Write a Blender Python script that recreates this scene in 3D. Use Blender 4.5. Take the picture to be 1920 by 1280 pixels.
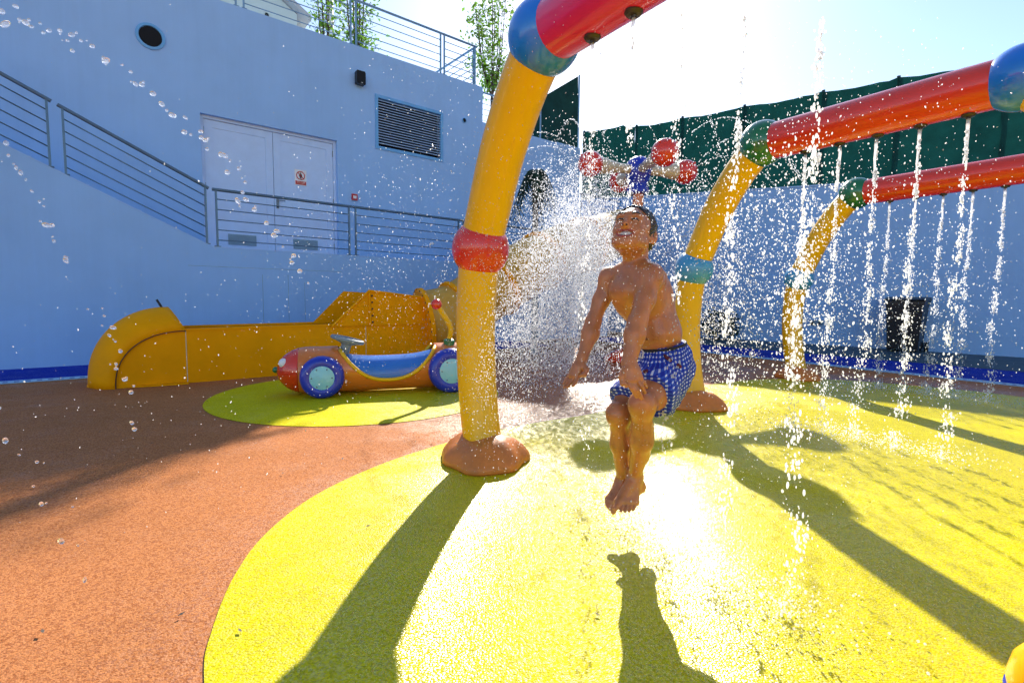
import bpy, math, random
import numpy as np
from mathutils import Vector, Matrix

for o in list(bpy.data.objects):
    bpy.data.objects.remove(o)
sc = bpy.context.scene
col = sc.collection
rnd = random.Random(7)
nrng = np.random.default_rng(11)

# ------------------------------------------------------------------ camera
F, CX, CY, H = 960.0, 960.0, 640.0, 0.95
PITCH, ROLL = math.radians(4.76), 0.011
_f = np.array([0, math.cos(PITCH), -math.sin(PITCH)])
_r = np.array([1.0, 0, 0])
_u = np.cross(_r, _f)
RT = math.cos(ROLL) * _r + math.sin(ROLL) * _u
UP = -math.sin(ROLL) * _r + math.cos(ROLL) * _u
CAM = np.array([0, 0, H])
cam = bpy.data.cameras.new('camera')
cam.lens, cam.sensor_width, cam.clip_end, cam.clip_start = 18.0, 36.0, 2000.0, 0.02
camo = bpy.data.objects.new('camera', cam)
col.objects.link(camo)
camo.matrix_world = Matrix(((RT[0], UP[0], -_f[0], 0), (RT[1], UP[1], -_f[1], 0), (RT[2], UP[2], -_f[2], H), (0, 0, 0, 1)))
sc.camera = camo

# ------------------------------------------------------------------ sky, sun, exposure
SUN_EL, SUN_AZ = math.radians(32.3), math.radians(7.2)      # azimuth clockwise from +Y
wd = bpy.data.worlds.new('World')
sc.world = wd
wd.use_nodes = True
wn = wd.node_tree.nodes
wl = wd.node_tree.links
wn.clear()
sky = wn.new('ShaderNodeTexSky')
sky.sky_type = 'NISHITA'
sky.sun_disc = False
sky.sun_elevation = SUN_EL
sky.sun_rotation = SUN_AZ
sky.air_density = 1.0
sky.dust_density = 0.35
sky.ozone_density = 2.2
bg = wn.new('ShaderNodeBackground')
bg.inputs['Strength'].default_value = 0.12
wo = wn.new('ShaderNodeOutputWorld')
wl.new(sky.outputs[0], bg.inputs[0])
wl.new(bg.outputs[0], wo.inputs[0])
sun = bpy.data.lights.new('sun', 'SUN')
sun.energy, sun.angle, sun.color = 5.0, math.radians(0.55), (1.0, 0.93, 0.82)
suno = bpy.data.objects.new('sun', sun)
col.objects.link(suno)
SD = Vector((math.sin(SUN_AZ) * math.cos(SUN_EL), math.cos(SUN_AZ) * math.cos(SUN_EL), math.sin(SUN_EL)))
suno.rotation_euler = SD.to_track_quat('Z', 'Y').to_euler()
suno.location = SD * 60
sc.view_settings.view_transform = 'Standard'
sc.view_settings.look = 'None'
sc.view_settings.gamma = 1.0
sc.view_settings.use_curve_mapping = False
sc.view_settings.exposure = 0.95
sc.cycles.max_bounces = 6
sc.cycles.diffuse_bounces = 3
sc.cycles.glossy_bounces = 3
sc.cycles.transparent_max_bounces = 12
sc.cycles.adaptive_threshold = 0.03
sc.cycles.sample_clamp_indirect = 6.0

# ------------------------------------------------------------------ helpers
def ray(u, v):
    return _f + (u - CX) / F * RT - (v - CY) / F * UP
def G(u, v, z=0.0):
    d = ray(u, v)
    return CAM + d * (z - H) / d[2]
def YP(u, v, y):
    d = ray(u, v)
    return CAM + d * y / d[1]
def PL(u, v, p0, dxy):
    n = np.array([-dxy[1], dxy[0], 0])
    d = ray(u, v)
    return CAM + d * (np.dot(np.array(p0) - CAM, n) / np.dot(d, n))

class MB:
    def __init__(s):
        s.v, s.f, s.mi = [], [], []
    def add(s, vs, fs, m=0):
        b = len(s.v)
        s.v += [tuple(map(float, q)) for q in vs]
        s.f += [tuple(b + i for i in q) for q in fs]
        s.mi += [m] * len(fs)
        return s
    def box(s, o, ex, ey, x0, x1, y0, y1, z0, z1, m=0, ez=(0, 0, 1)):
        o, ex, ey, ez = (np.array(list(q) + [0] * (3 - len(q)), float) for q in (o, ex, ey, ez))
        P = [o + ex * x + ey * y + ez * z for z in (z0, z1) for y in (y0, y1) for x in (x0, x1)]
        fs = [(0, 2, 3, 1), (4, 5, 7, 6), (0, 1, 5, 4), (2, 6, 7, 3), (0, 4, 6, 2), (1, 3, 7, 5)]
        if np.dot(np.cross(ex, ey), ez) < 0:
            fs = [q[::-1] for q in fs]
        return s.add(P, fs, m)
    def prism(s, poly, off, m=0):
        """poly: list of 3D points, extruded by vector off"""
        n = len(poly)
        a = [np.array(q, float) for q in poly]
        b = [q + np.array(off, float) for q in a]
        fs = [tuple(range(n))[::-1], tuple(range(n, 2 * n))]
        fs += [(i, (i + 1) % n, n + (i + 1) % n, n + i) for i in range(n)]
        return s.add(a + b, fs, m)
    def tube(s, path, rad, seg=10, cap=True, m=0, sx=1.0, upv=None):
        P = [np.array(q, float) for q in path]
        if not hasattr(rad, '__len__'):
            rad = [rad] * len(P)
        n = len(P)
        T = []
        for i in range(n):
            t = P[min(i + 1, n - 1)] - P[max(i - 1, 0)]
            T.append(t / (np.linalg.norm(t) + 1e-12))
        ref = np.array(upv if upv is not None else ((0, 0, 1) if abs(T[0][2]) < .9 else (1, 0, 0)), float)
        vs, fs = [], []
        for i in range(n):
            a = np.cross(T[i], ref); a /= np.linalg.norm(a) + 1e-12
            b = np.cross(a, T[i]); ref = b
            for k in range(seg):
                w = 2 * math.pi * k / seg
                vs.append(P[i] + rad[i] * (math.cos(w) * a * sx + math.sin(w) * b))
        for i in range(n - 1):
            for k in range(seg):
                k2 = (k + 1) % seg
                fs.append((i * seg + k, i * seg + k2, (i + 1) * seg + k2, (i + 1) * seg + k)[::-1])
        if cap:
            fs.append(tuple(range(seg)))
            fs.append(tuple(range((n - 1) * seg, n * seg))[::-1])
        return s.add(vs, fs, m)
    def lathe(s, prof, o=(0, 0, 0), axis=(0, 0, 1), seg=28, m=0, sc2=(1, 1)):
        """prof: list of (radius, height along axis)"""
        ax = np.array(axis, float); ax /= np.linalg.norm(ax)
        ref = np.array((1, 0, 0) if abs(ax[0]) < .8 else (0, 1, 0), float)
        a = ref - ax * np.dot(ref, ax); a /= np.linalg.norm(a)
        b = np.cross(ax, a)
        o = np.array(o, float)
        vs, fs = [], []
        for r, h in prof:
            for k in range(seg):
                w = 2 * math.pi * k / seg
                vs.append(o + ax * h + r * (math.cos(w) * a * sc2[0] + math.sin(w) * b * sc2[1]))
        for i in range(len(prof) - 1):
            for k in range(seg):
                k2 = (k + 1) % seg
                fs.append((i * seg + k, i * seg + k2, (i + 1) * seg + k2, (i + 1) * seg + k))
        if prof[0][0] > 1e-4:
            fs.append(tuple(range(seg))[::-1])
        if prof[-1][0] > 1e-4:
            fs.append(tuple(range((len(prof) - 1) * seg, len(prof) * seg)))
        return s.add(vs, fs, m)
    def sphere(s, o, r, seg=24, m=0, axis=(0, 0, 1), r2=None):
        r2 = r2 or r
        n = seg // 2
        return s.lathe([(r * math.sin(math.pi * i / n), -r2 * math.cos(math.pi * i / n)) for i in range(n + 1)], o, axis, seg, m)
    def build(s, name, mats, parent=None, smooth=False, sharp=None):
        me = bpy.data.meshes.new(name)
        me.from_pydata(s.v, [], s.f)
        if not isinstance(mats, (list, tuple)):
            mats = [mats]
        for q in mats:
            me.materials.append(q)
        if len(mats) > 1:
            me.polygons.foreach_set('material_index', s.mi)
        if smooth:
            me.polygons.foreach_set('use_smooth', [True] * len(me.polygons))
            if sharp:
                me.set_sharp_from_angle(angle=math.radians(sharp))
        me.update()
        o = bpy.data.objects.new(name, me)
        col.objects.link(o)
        if parent is not None:
            place(o, parent)
        return o

def place(o, parent):
    """parent o keeping its world-space geometry (parents are unrotated empties)"""
    o.parent = parent
    o.matrix_parent_inverse = Matrix.Translation(-wloc(parent))
def wloc(p):
    v = Vector(p.location)
    if p.parent:
        v = v + Vector((0, 0, 0))
    return v
def tag(o, label=None, cat=None, group=None, kind=None):
    if label: o['label'] = label
    if cat: o['category'] = cat
    if group: o['group'] = group
    if kind: o['kind'] = kind
    return o
def thing(name, label, cat, loc=(0, 0, 0), group=None, kind=None):
    o = bpy.data.objects.new(name, None)
    o.location = tuple(map(float, loc))
    o.empty_display_size = 0.1
    col.objects.link(o)
    return tag(o, label, cat, group, kind)
def spline(pts, n=8, closed=False):
    P = [np.array(q, float) for q in pts]
    out = []
    m = len(P)
    rng = range(m) if closed else range(m - 1)
    for i in rng:
        if closed:
            a, b, c, d = P[(i - 1) % m], P[i], P[(i + 1) % m], P[(i + 2) % m]
        else:
            a, b, c, d = P[max(i - 1, 0)], P[i], P[i + 1], P[min(i + 2, m - 1)]
        for k in range(n):
            t = k / n
            out.append(.5 * ((2 * b) + (-a + c) * t + (2 * a - 5 * b + 4 * c - d) * t * t + (-a + 3 * b - 3 * c + d) * t ** 3))
    if not closed:
        out.append(P[-1])
    return out

# ------------------------------------------------------------------ materials
def N(nt, typ, **kw):
    n = nt.nodes.new(typ)
    for k, v in kw.items():
        if k in n.inputs:
            n.inputs[k].default_value = v
        else:
            setattr(n, k, v)
    return n
def mat(name, c, rough=.5, spec=.5, metal=0.0, var=.08, vscale=6.0, bump=0.0, bscale=60.0, coat=0.0, detail=4.0, trans=0.0, sss=0.0, rvar=0.0, dirt=0.0):
    m = bpy.data.materials.new(name)
    m.use_nodes = True
    nt = m.node_tree
    b = nt.nodes['Principled BSDF']
    b.inputs['Roughness'].default_value = rough
    b.inputs['Specular IOR Level'].default_value = spec
    b.inputs['Metallic'].default_value = metal
    b.inputs['Coat Weight'].default_value = coat
    b.inputs['Coat Roughness'].default_value = .08
    if sss:
        b.inputs['Subsurface Weight'].default_value = sss
        b.inputs['Subsurface Radius'].default_value = (.012, .005, .003)
        b.inputs['Subsurface Scale'].default_value = 1.0
    tc = N(nt, 'ShaderNodeTexCoord')
    no = N(nt, 'ShaderNodeTexNoise', Scale=vscale, Detail=detail, Roughness=.6)
    nt.links.new(tc.outputs['Object'], no.inputs['Vector'])
    mr = N(nt, 'ShaderNodeMapRange')
    mr.inputs[1].default_value, mr.inputs[2].default_value = .3, .7
    mr.inputs[3].default_value, mr.inputs[4].default_value = 1 - var, 1 + var
    nt.links.new(no.outputs[0], mr.inputs[0])
    mx = N(nt, 'ShaderNodeMix', data_type='RGBA', blend_type='MULTIPLY')
    mx.inputs[0].default_value = 1.0
    mx.inputs[6].default_value = (*c, 1)
    nt.links.new(mr.outputs[0], mx.inputs[7])
    out = mx.outputs[2]
    if dirt:
        n3 = N(nt, 'ShaderNodeTexNoise', Scale=1.3, Detail=8.0, Roughness=.7)
        nt.links.new(tc.outputs['Object'], n3.inputs['Vector'])
        r3 = N(nt, 'ShaderNodeMapRange')
        r3.inputs[1].default_value, r3.inputs[2].default_value = .52, .75
        r3.inputs[3].default_value, r3.inputs[4].default_value = 0, dirt
        nt.links.new(n3.outputs[0], r3.inputs[0])
        m3 = N(nt, 'ShaderNodeMix', data_type='RGBA')
        nt.links.new(r3.outputs[0], m3.inputs[0])
        nt.links.new(out, m3.inputs[6])
        m3.inputs[7].default_value = (c[0] * .45, c[1] * .42, c[2] * .38, 1)
        out = m3.outputs[2]
    nt.links.new(out, b.inputs['Base Color'])
    if rvar:
        mr2 = N(nt, 'ShaderNodeMapRange')
        mr2.inputs[1].default_value, mr2.inputs[2].default_value = .3, .7
        mr2.inputs[3].default_value, mr2.inputs[4].default_value = max(.02, rough - rvar), rough + rvar
        nt.links.new(no.outputs[0], mr2.inputs[0])
        nt.links.new(mr2.outputs[0], b.inputs['Roughness'])
    if bump:
        n2 = N(nt, 'ShaderNodeTexNoise', Scale=bscale, Detail=3.0)
        nt.links.new(tc.outputs['Object'], n2.inputs['Vector'])
        bp = N(nt, 'ShaderNodeBump', Strength=bump, Distance=.01)
        nt.links.new(n2.outputs[0], bp.inputs['Height'])
        nt.links.new(bp.outputs[0], b.inputs['Normal'])
    if trans:
        tr = N(nt, 'ShaderNodeBsdfTranslucent')
        nt.links.new(out, tr.inputs[0])
        ms = N(nt, 'ShaderNodeMixShader')
        ms.inputs[0].default_value = trans
        nt.links.new(b.outputs[0], ms.inputs[1])
        nt.links.new(tr.outputs[0], ms.inputs[2])
        nt.links.new(ms.outputs[0], nt.nodes['Material Output'].inputs[0])
    return m

def streaks(m, amt=.10):
    # faint vertical rain streaks and patchy repaint on rendered walls
    nt = m.node_tree
    b = nt.nodes['Principled BSDF']
    src = b.inputs['Base Color'].links[0].from_socket
    tc = N(nt, 'ShaderNodeTexCoord')
    mp = N(nt, 'ShaderNodeMapping'); mp.inputs['Scale'].default_value = (7, 7, .35)
    nt.links.new(tc.outputs['Object'], mp.inputs[0])
    n1 = N(nt, 'ShaderNodeTexNoise', Scale=1.0, Detail=6.0, Roughness=.7)
    nt.links.new(mp.outputs[0], n1.inputs[0])
    n2 = N(nt, 'ShaderNodeTexNoise', Scale=.55, Detail=3.0)
    nt.links.new(tc.outputs['Object'], n2.inputs[0])
    mu = N(nt, 'ShaderNodeMath', operation='MULTIPLY')
    nt.links.new(n1.outputs[0], mu.inputs[0]); nt.links.new(n2.outputs[0], mu.inputs[1])
    mr = N(nt, 'ShaderNodeMapRange')
    mr.inputs[1].default_value, mr.inputs[2].default_value = .15, .38
    mr.inputs[3].default_value, mr.inputs[4].default_value = 1 + amt * .4, 1 - amt
    nt.links.new(mu.outputs[0], mr.inputs[0])
    mx = N(nt, 'ShaderNodeMix', data_type='RGBA', blend_type='MULTIPLY')
    mx.inputs[0].default_value = 1
    nt.links.new(src, mx.inputs[6]); nt.links.new(mr.outputs[0], mx.inputs[7])
    nt.links.new(mx.outputs[2], b.inputs['Base Color'])
    return m

def rubber(name, c, c2, wet_pts, dry=.6, wetr=.24, relief=.5, grain=140.0):
    """granulated rubber: coloured crumb, fine relief, wetter (smoother) where the jets fall"""
    m = bpy.data.materials.new(name)
    m.use_nodes = True
    nt = m.node_tree
    b = nt.nodes['Principled BSDF']
    ge = N(nt, 'ShaderNodeNewGeometry')
    vo = N(nt, 'ShaderNodeTexVoronoi', voronoi_dimensions='2D', Scale=165.0)
    nt.links.new(ge.outputs['Position'], vo.inputs['Vector'])
    hs = N(nt, 'ShaderNodeSeparateColor')
    nt.links.new(vo.outputs['Color'], hs.inputs[0])
    mx = N(nt, 'ShaderNodeMix', data_type='RGBA')
    mr = N(nt, 'ShaderNodeMapRange')
    mr.inputs[1].default_value, mr.inputs[2].default_value = .25, 1.0
    mr.inputs[3].default_value, mr.inputs[4].default_value = 0, .85
    nt.links.new(hs.outputs[0], mr.inputs[0])
    nt.links.new(mr.outputs[0], mx.inputs[0])
    mx.inputs[6].default_value = (*c, 1)
    mx.inputs[7].default_value = (*c2, 1)
    # broad tone drift and scuffs
    n1 = N(nt, 'ShaderNodeTexNoise', Scale=1.1, Detail=7.0, Roughness=.65)
    nt.links.new(ge.outputs['Position'], n1.inputs['Vector'])
    r1 = N(nt, 'ShaderNodeMapRange')
    r1.inputs[1].default_value, r1.inputs[2].default_value = .3, .7
    r1.inputs[3].default_value, r1.inputs[4].default_value = .86, 1.1
    nt.links.new(n1.outputs[0], r1.inputs[0])
    m2 = N(nt, 'ShaderNodeMix', data_type='RGBA', blend_type='MULTIPLY')
    m2.inputs[0].default_value = 1
    nt.links.new(mx.outputs[2], m2.inputs[6])
    nt.links.new(r1.outputs[0], m2.inputs[7])
    nt.links.new(m2.outputs[2], b.inputs['Base Color'])
    # wetness: nearness to where the jets land, broken up by noise
    acc = None
    for (x, y, r) in wet_pts:
        d = N(nt, 'ShaderNodeVectorMath', operation='DISTANCE')
        d.inputs[1].default_value = (x, y, 0)
        nt.links.new(ge.outputs['Position'], d.inputs[0])
        k = N(nt, 'ShaderNodeMapRange')
        k.inputs[1].default_value, k.inputs[2].default_value = 0, r
        k.inputs[3].default_value, k.inputs[4].default_value = 1, 0
        nt.links.new(d.outputs['Value'], k.inputs[0])
        if acc is None:
            acc = k.outputs[0]
        else:
            mm = N(nt, 'ShaderNodeMath', operation='MAXIMUM')
            nt.links.new(acc, mm.inputs[0]); nt.links.new(k.outputs[0], mm.inputs[1])
            acc = mm.outputs[0]
    n2 = N(nt, 'ShaderNodeTexNoise', Scale=2.6, Detail=6.0, Roughness=.7)
    nt.links.new(ge.outputs['Position'], n2.inputs['Vector'])
    ad = N(nt, 'ShaderNodeMath', operation='MULTIPLY_ADD')
    nt.links.new(n2.outputs[0], ad.inputs[0]); ad.inputs[1].default_value = .9
    nt.links.new(acc, ad.inputs[2])
    wr = N(nt, 'ShaderNodeMapRange', interpolation_type='SMOOTHSTEP')
    wr.inputs[1].default_value, wr.inputs[2].default_value = .42, .95
    wr.inputs[3].default_value, wr.inputs[4].default_value = 0, 1
    nt.links.new(ad.outputs[0], wr.inputs[0])
    rr = N(nt, 'ShaderNodeMapRange')
    rr.inputs[3].default_value, rr.inputs[4].default_value = dry, wetr
    nt.links.new(wr.outputs[0], rr.inputs[0])
    nt.links.new(rr.outputs[0], b.inputs['Roughness'])
    sp = N(nt, 'ShaderNodeMapRange')
    sp.inputs[3].default_value, sp.inputs[4].default_value = .07, .80
    nt.links.new(wr.outputs[0], sp.inputs[0])
    # crumbs shed water unevenly: some stay glossy, some dry off
    sr = N(nt, 'ShaderNodeMapRange')
    sr.inputs[1].default_value, sr.inputs[2].default_value = .35, .75
    sr.inputs[3].default_value, sr.inputs[4].default_value = .08, 1.15
    nt.links.new(hs.outputs[1], sr.inputs[0])
    sm_ = N(nt, 'ShaderNodeMath', operation='MULTIPLY')
    nt.links.new(sp.outputs[0], sm_.inputs[0]); nt.links.new(sr.outputs[0], sm_.inputs[1])
    nt.links.new(sm_.outputs[0], b.inputs['Specular IOR Level'])
    vb = N(nt, 'ShaderNodeTexVoronoi', voronoi_dimensions='2D', Scale=grain)
    nt.links.new(ge.outputs['Position'], vb.inputs['Vector'])
    nb = N(nt, 'ShaderNodeMath', operation='MULTIPLY_ADD')
    nt.links.new(vb.outputs['Distance'], nb.inputs[0]); nb.inputs[1].default_value = -1.0; nb.inputs[2].default_value = 1.0
    bp = N(nt, 'ShaderNodeBump', Strength=relief, Distance=.006)
    nt.links.new(nb.outputs[0], bp.inputs['Height'])
    nt.links.new(bp.outputs[0], b.inputs['Normal'])
    return m

WET = [(.3, 1.9, 1.6), (.75, 1.5, 1.5), (2.4, 3.5, 1.7), (4.2, 5.2, 1.8), (.6, 5.0, 2.2), (1.8, 7.5, 2.2)]
M = {}
M['orange'] = rubber('orange_rubber', (.54, .215, .08), (.28, .09, .035), WET, relief=.24, grain=190.0)
M['yellow'] = rubber('yellow_rubber', (.72, .62, .010), (.46, .39, .008), WET, relief=.30, grain=150.0)
M['blue_rub'] = rubber('blue_rubber', (.02, .045, .42), (.012, .03, .3), WET)
M['wall'] = mat('white_render_skylight_blue', (.32, .54, .86), .75, .3, var=.035, vscale=1.4, bump=.12, bscale=140, detail=8, dirt=.05)  # white walls in shade: the skylight's blue is put into the base colour
M['wall2'] = mat('pale_render_skylight_blue', (.40, .60, .88), .75, .3, var=.04, vscale=1.2, bump=.12, bscale=140, detail=8, dirt=.06)  # lighter white render, skylight blue put into its colour too
streaks(M['wall'], .045); streaks(M['wall2'], .05)
M['white'] = mat('white_paint_skylight_blue', (.52, .68, .92), .4, .4, var=.04)  # white door paint with the blue of skylit shade mixed in
M['white2'] = mat('white_plain', (.8, .8, .8), .5)
M['rail'] = mat('grey_blue_steel', (.10, .17, .24), .35, .5, metal=.5, var=.1)
M['rail2'] = mat('galvanised_steel', (.20, .33, .45), .4, .5, metal=.4, var=.1)
M['dark'] = mat('black_plastic', (.012, .014, .018), .4)
M['void'] = mat('dark_hollow', (.006, .008, .012), .9)
M['blueframe'] = mat('light_blue_frame', (.14, .40, .72), .45)
M['lou'] = mat('pale_blue_slat', (.33, .48, .68), .45)
M['grille'] = mat('grey_grille', (.22, .34, .42), .5)
M['redp'] = mat('red_plastic', (.50, .012, .015), .35)
M['ochre'] = mat('ochre_fibreglass', (.94, .36, .001), .5, .05, var=.07, vscale=3, coat=.02, rvar=.08, dirt=.12)
M['ochre_lite'] = mat('worn_ochre_gelcoat', (.80, .44, .06), .4, .3, var=.12, vscale=3, trans=.25)
M['yel'] = mat('yellow_gelcoat', (.84, .46, .001), .32, .3, var=.04, vscale=4, coat=.2, rvar=.06)
M['redg'] = mat('red_gelcoat', (.74, .04, .008), .22, .5, var=.06, vscale=4, coat=.6, rvar=.06)
M['redor'] = mat('red_orange_gelcoat', (.68, .035, .012), .28, .5, var=.05, vscale=4, coat=.5, rvar=.06)
M['flare_red'] = mat('red_gelcoat_flare_tint', (.70, .02, .12), .25, .5, var=.05, vscale=4, coat=.5, rvar=.06)  # red pipe; the sun flare's pinkish haze is put into its colour
M['blueg'] = mat('blue_gelcoat', (.008, .19, .72), .22, .5, var=.06, vscale=4, coat=.6, rvar=.06)
M['green'] = mat('dark_green_gelcoat', (.012, .16, .05), .22, .5, var=.06, vscale=4, coat=.6, rvar=.06)
M['lblue'] = mat('light_blue_gelcoat', (.05, .30, .58), .3, .5, var=.08, vscale=4, coat=.4)
M['foot'] = mat('orange_brown_rock_cover', (.62, .19, .03), .5, .4, var=.18, vscale=9, bump=.25, bscale=40, coat=.2)
M['caro'] = mat('orange_gelcoat', (.72, .19, .02), .28, .5, var=.05, coat=.5)
M['navy'] = mat('deep_blue_tyre', (.010, .03, .42), .35, .5, var=.08, coat=.3)
M['cyan'] = mat('pale_cyan_hub', (.28, .62, .72), .35, .5, var=.04)
M['seatb'] = mat('blue_seat', (.03, .17, .58), .32, .5, var=.06, coat=.4)
M['greyp'] = mat('grey_plastic', (.20, .25, .28), .4)
M['cream'] = mat('cream_gelcoat', (.62, .50, .32), .35, .5, var=.05, coat=.3)
M['nozzle'] = mat('dark_brass_nozzle', (.07, .06, .05), .35, .5, metal=.6)
M['steelw'] = mat('brushed_steel_grate', (.36, .58, .80), .45, .4, var=.05)
M['net'] = mat('green_shade_net', (.004, .055, .05), .75, .2, var=.25, vscale=3, trans=.22, bump=.3, bscale=25)
M['netpost'] = mat('dark_post', (.012, .03, .045), .5)
M['strip'] = mat('dark_slate_paving', (.05, .085, .11), .6, .4, var=.25, vscale=5, bump=.3, bscale=30)
M['bark'] = mat('bark', (.10, .07, .05), .8, .2, var=.3, vscale=20, bump=.4, bscale=40)
M['leaf'] = mat('leaf_green', (.15, .30, .03), .5, .3, var=.4, vscale=2.0, trans=.5)
M['leafd'] = mat('dark_leaf', (.02, .05, .022), .5, .3, var=.4, vscale=3.0, trans=.2)
M['timber'] = mat('timber_stake', (.28, .17, .09), .7, .2, var=.2)
M['tile'] = mat('roof_edge', (.45, .47, .46), .7)
M['house'] = mat('pale_green_render', (.56, .66, .62), .8, .2, var=.04, vscale=1)
M['brown'] = mat('dry_leaf', (.045, .03, .02), .7)

def water_mat(name, trans, col_=(.95, .97, 1.0), glass=.25, clear=0.0):
    m = bpy.data.materials.new(name)
    m.use_nodes = True
    nt = m.node_tree
    nt.nodes.clear()
    out = N(nt, 'ShaderNodeOutputMaterial')
    tc = N(nt, 'ShaderNodeTexCoord')
    no = N(nt, 'ShaderNodeTexNoise', Scale=30.0)
    nt.links.new(tc.outputs['Object'], no.inputs[0])
    mr = N(nt, 'ShaderNodeMapRange')
    mr.inputs[3].default_value, mr.inputs[4].default_value = .9, 1.0
    nt.links.new(no.outputs[0], mr.inputs[0])
    mx = N(nt, 'ShaderNodeMix', data_type='RGBA', blend_type='MULTIPLY')
    mx.inputs[0].default_value = 1
    mx.inputs[6].default_value = (*col_, 1)
    nt.links.new(mr.outputs[0], mx.inputs[7])
    tl = N(nt, 'ShaderNodeBsdfTranslucent')
    nt.links.new(mx.outputs[2], tl.inputs[0])
    df = N(nt, 'ShaderNodeBsdfDiffuse')
    nt.links.new(mx.outputs[2], df.inputs[0])
    m1 = N(nt, 'ShaderNodeMixShader')
    m1.inputs[0].default_value = trans
    nt.links.new(df.outputs[0], m1.inputs[1]); nt.links.new(tl.outputs[0], m1.inputs[2])
    gl = N(nt, 'ShaderNodeBsdfGlass', IOR=1.33, Roughness=.02) if glass > .5 else N(nt, 'ShaderNodeBsdfGlossy', Roughness=.15)
    m2 = N(nt, 'ShaderNodeMixShader')
    m2.inputs[0].default_value = glass
    nt.links.new(m1.outputs[0], m2.inputs[1]); nt.links.new(gl.outputs[0], m2.inputs[2])
    ct_ = N(nt, 'ShaderNodeBsdfTransparent')
    m3 = N(nt, 'ShaderNodeMixShader')
    m3.inputs[0].default_value = clear
    nt.links.new(m2.outputs[0], m3.inputs[1]); nt.links.new(ct_.outputs[0], m3.inputs[2])
    nt.links.new(m3.outputs[0], out.inputs[0])
    return m
M['spray'] = water_mat('aerated_water', .93, (.95, .97, 1.0), glass=.05, clear=.45)
M['drop'] = water_mat('clear_water', .6, glass=.9)

# ================================================================== the setting
Lx, Ly = .775 / math.hypot(.775, .632), .632 / math.hypot(.775, .632)
LD = np.array([Lx, Ly, 0]); LN = np.array([-Ly, Lx, 0])          # along the left wall / away from the yard
P0 = G(0, 694)
def WL(t, off=0.0, z=0.0):
    q = P0 + LD * t + LN * off
    return np.array([q[0], q[1], z])
def tz(u, v, off=0.0):
    q = PL(u, v, P0 + LN * off, LD)
    return float((q - P0) @ LD), float(q[2])
RW0 = G(1513, 645)
_w = G(1920, 671) - RW0
RD = np.array([_w[0], _w[1], 0]); RD /= np.linalg.norm(RD)
RN = np.array([-RD[1], RD[0], 0])
if RN[1] < 0: RN = -RN
def WR(t, off=0.0, z=0.0):
    q = RW0 + RD * t + RN * off
    return np.array([q[0], q[1], z])

# ---- ground sheets
def sheet(name, poly, z, m, kind='structure', label=None):
    mb = MB()
    mb.add([(q[0], q[1], z) for q in poly], [tuple(range(len(poly)))])
    o = mb.build(name, m)
    if o.data.polygons[0].normal.z < 0:
        o.data.flip_normals()
    return tag(o, kind=kind, label=label)
sheet('ground', [(-120, -60), (120, -60), (120, 160), (-120, 160)], 0, M['orange'])
big = [G(*q) for q in ((383, 1280), (397, 1185), (440, 1080), (500, 1000), (590, 930), (700, 877), (800, 842), (900, 814), (1010, 792), (1110, 776), (1230, 748), (1330, 722), (1420, 712), (1540, 711), (1700, 722), (1920, 745))]
big += [np.array(q) for q in ((6.1, 3.2, 0), (4.8, 1.0, 0), (3.0, -.1, 0), (1.4, -.35, 0), (.2, .1, 0), (-.45, .75, 0))]
sheet('yellow_patch', spline(big, 8, True), .004, M['yellow'])
cpts = []
ca, cb_, cc = G(385, 752)[:2], G(690, 797)[:2], G(870, 772)[:2]
_A = np.array([[2 * (cb_ - ca)[0], 2 * (cb_ - ca)[1]], [2 * (cc - ca)[0], 2 * (cc - ca)[1]]])
_c = np.linalg.solve(_A, np.array([cb_ @ cb_ - ca @ ca, cc @ cc - ca @ ca]))
_r0 = np.linalg.norm(_c - ca)
sheet('yellow_patch', [(_c[0] + _r0 * math.cos(a), _c[1] + _r0 * math.sin(a)) for a in np.linspace(0, 2 * math.pi, 72, endpoint=False)], .004, M['yellow'])

# blue edging along the left wall with its drain grate
d0, d1 = G(0, 719), G(190, 706)
gdir = (d1 - d0) / np.linalg.norm(d1 - d0)
def along(t): return d0 + gdir * t
sheet('blue_edging', [along(-6), along(8), WL(8.2, 0), WL(-6, 0)], .006, M['blue_rub'])
rd0, rd1 = G(1513, 681), G(1920, 724.5)
rdir = (rd1 - rd0) / np.linalg.norm(rd1 - rd0)
rb0, rb1 = G(1511, 663), G(1920, 698)
rbd = (rb1 - rb0) / np.linalg.norm(rb1 - rb0)
sheet('blue_edging', [rd0 - rdir * 6, rd0 + rdir * 7, rb0 + rbd * 7, rb0 - rbd * 4.5], .006, M['blue_rub'])
sheet('slate_strip', [rb0 - rbd * 4.5, rb0 + rbd * 7, WR(9.5), WR(-4.5)], .008, M['strip'])
def drain(a, d, n0, n1, label, wd=.075):
    t = thing('drain_grate', label, 'drain', a)
    nn = np.array([-d[1], d[0], 0])
    fr = MB()
    for s in (-1, 1):
        fr.box(a, d, nn, n0, n1, s * wd - .008, s * wd + .008, .004, .014)
    fr.build('frame', M['steelw'], t)
    sl = MB()
    k = n0
    while k < n1:
        sl.box(a + d * k, d, nn, 0, .045, -wd + .006, wd - .006, .007, .012)
        k += .09
    so = sl.build('slat', M['steelw'], t)
    tag(so, kind='stuff')
    ch = MB()
    ch.box(a, d, nn, n0, n1, -wd, wd, .0045, .0062)
    ch.build('channel', M['navy'], t)
drain(d0, gdir, -3, 4.2, 'pale blue slotted drain grate along foot of the stair wall')
drain(rd0, rdir, -3.2, 5.5, 'pale blue slotted drain grate on the right before the bin wall')

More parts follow.
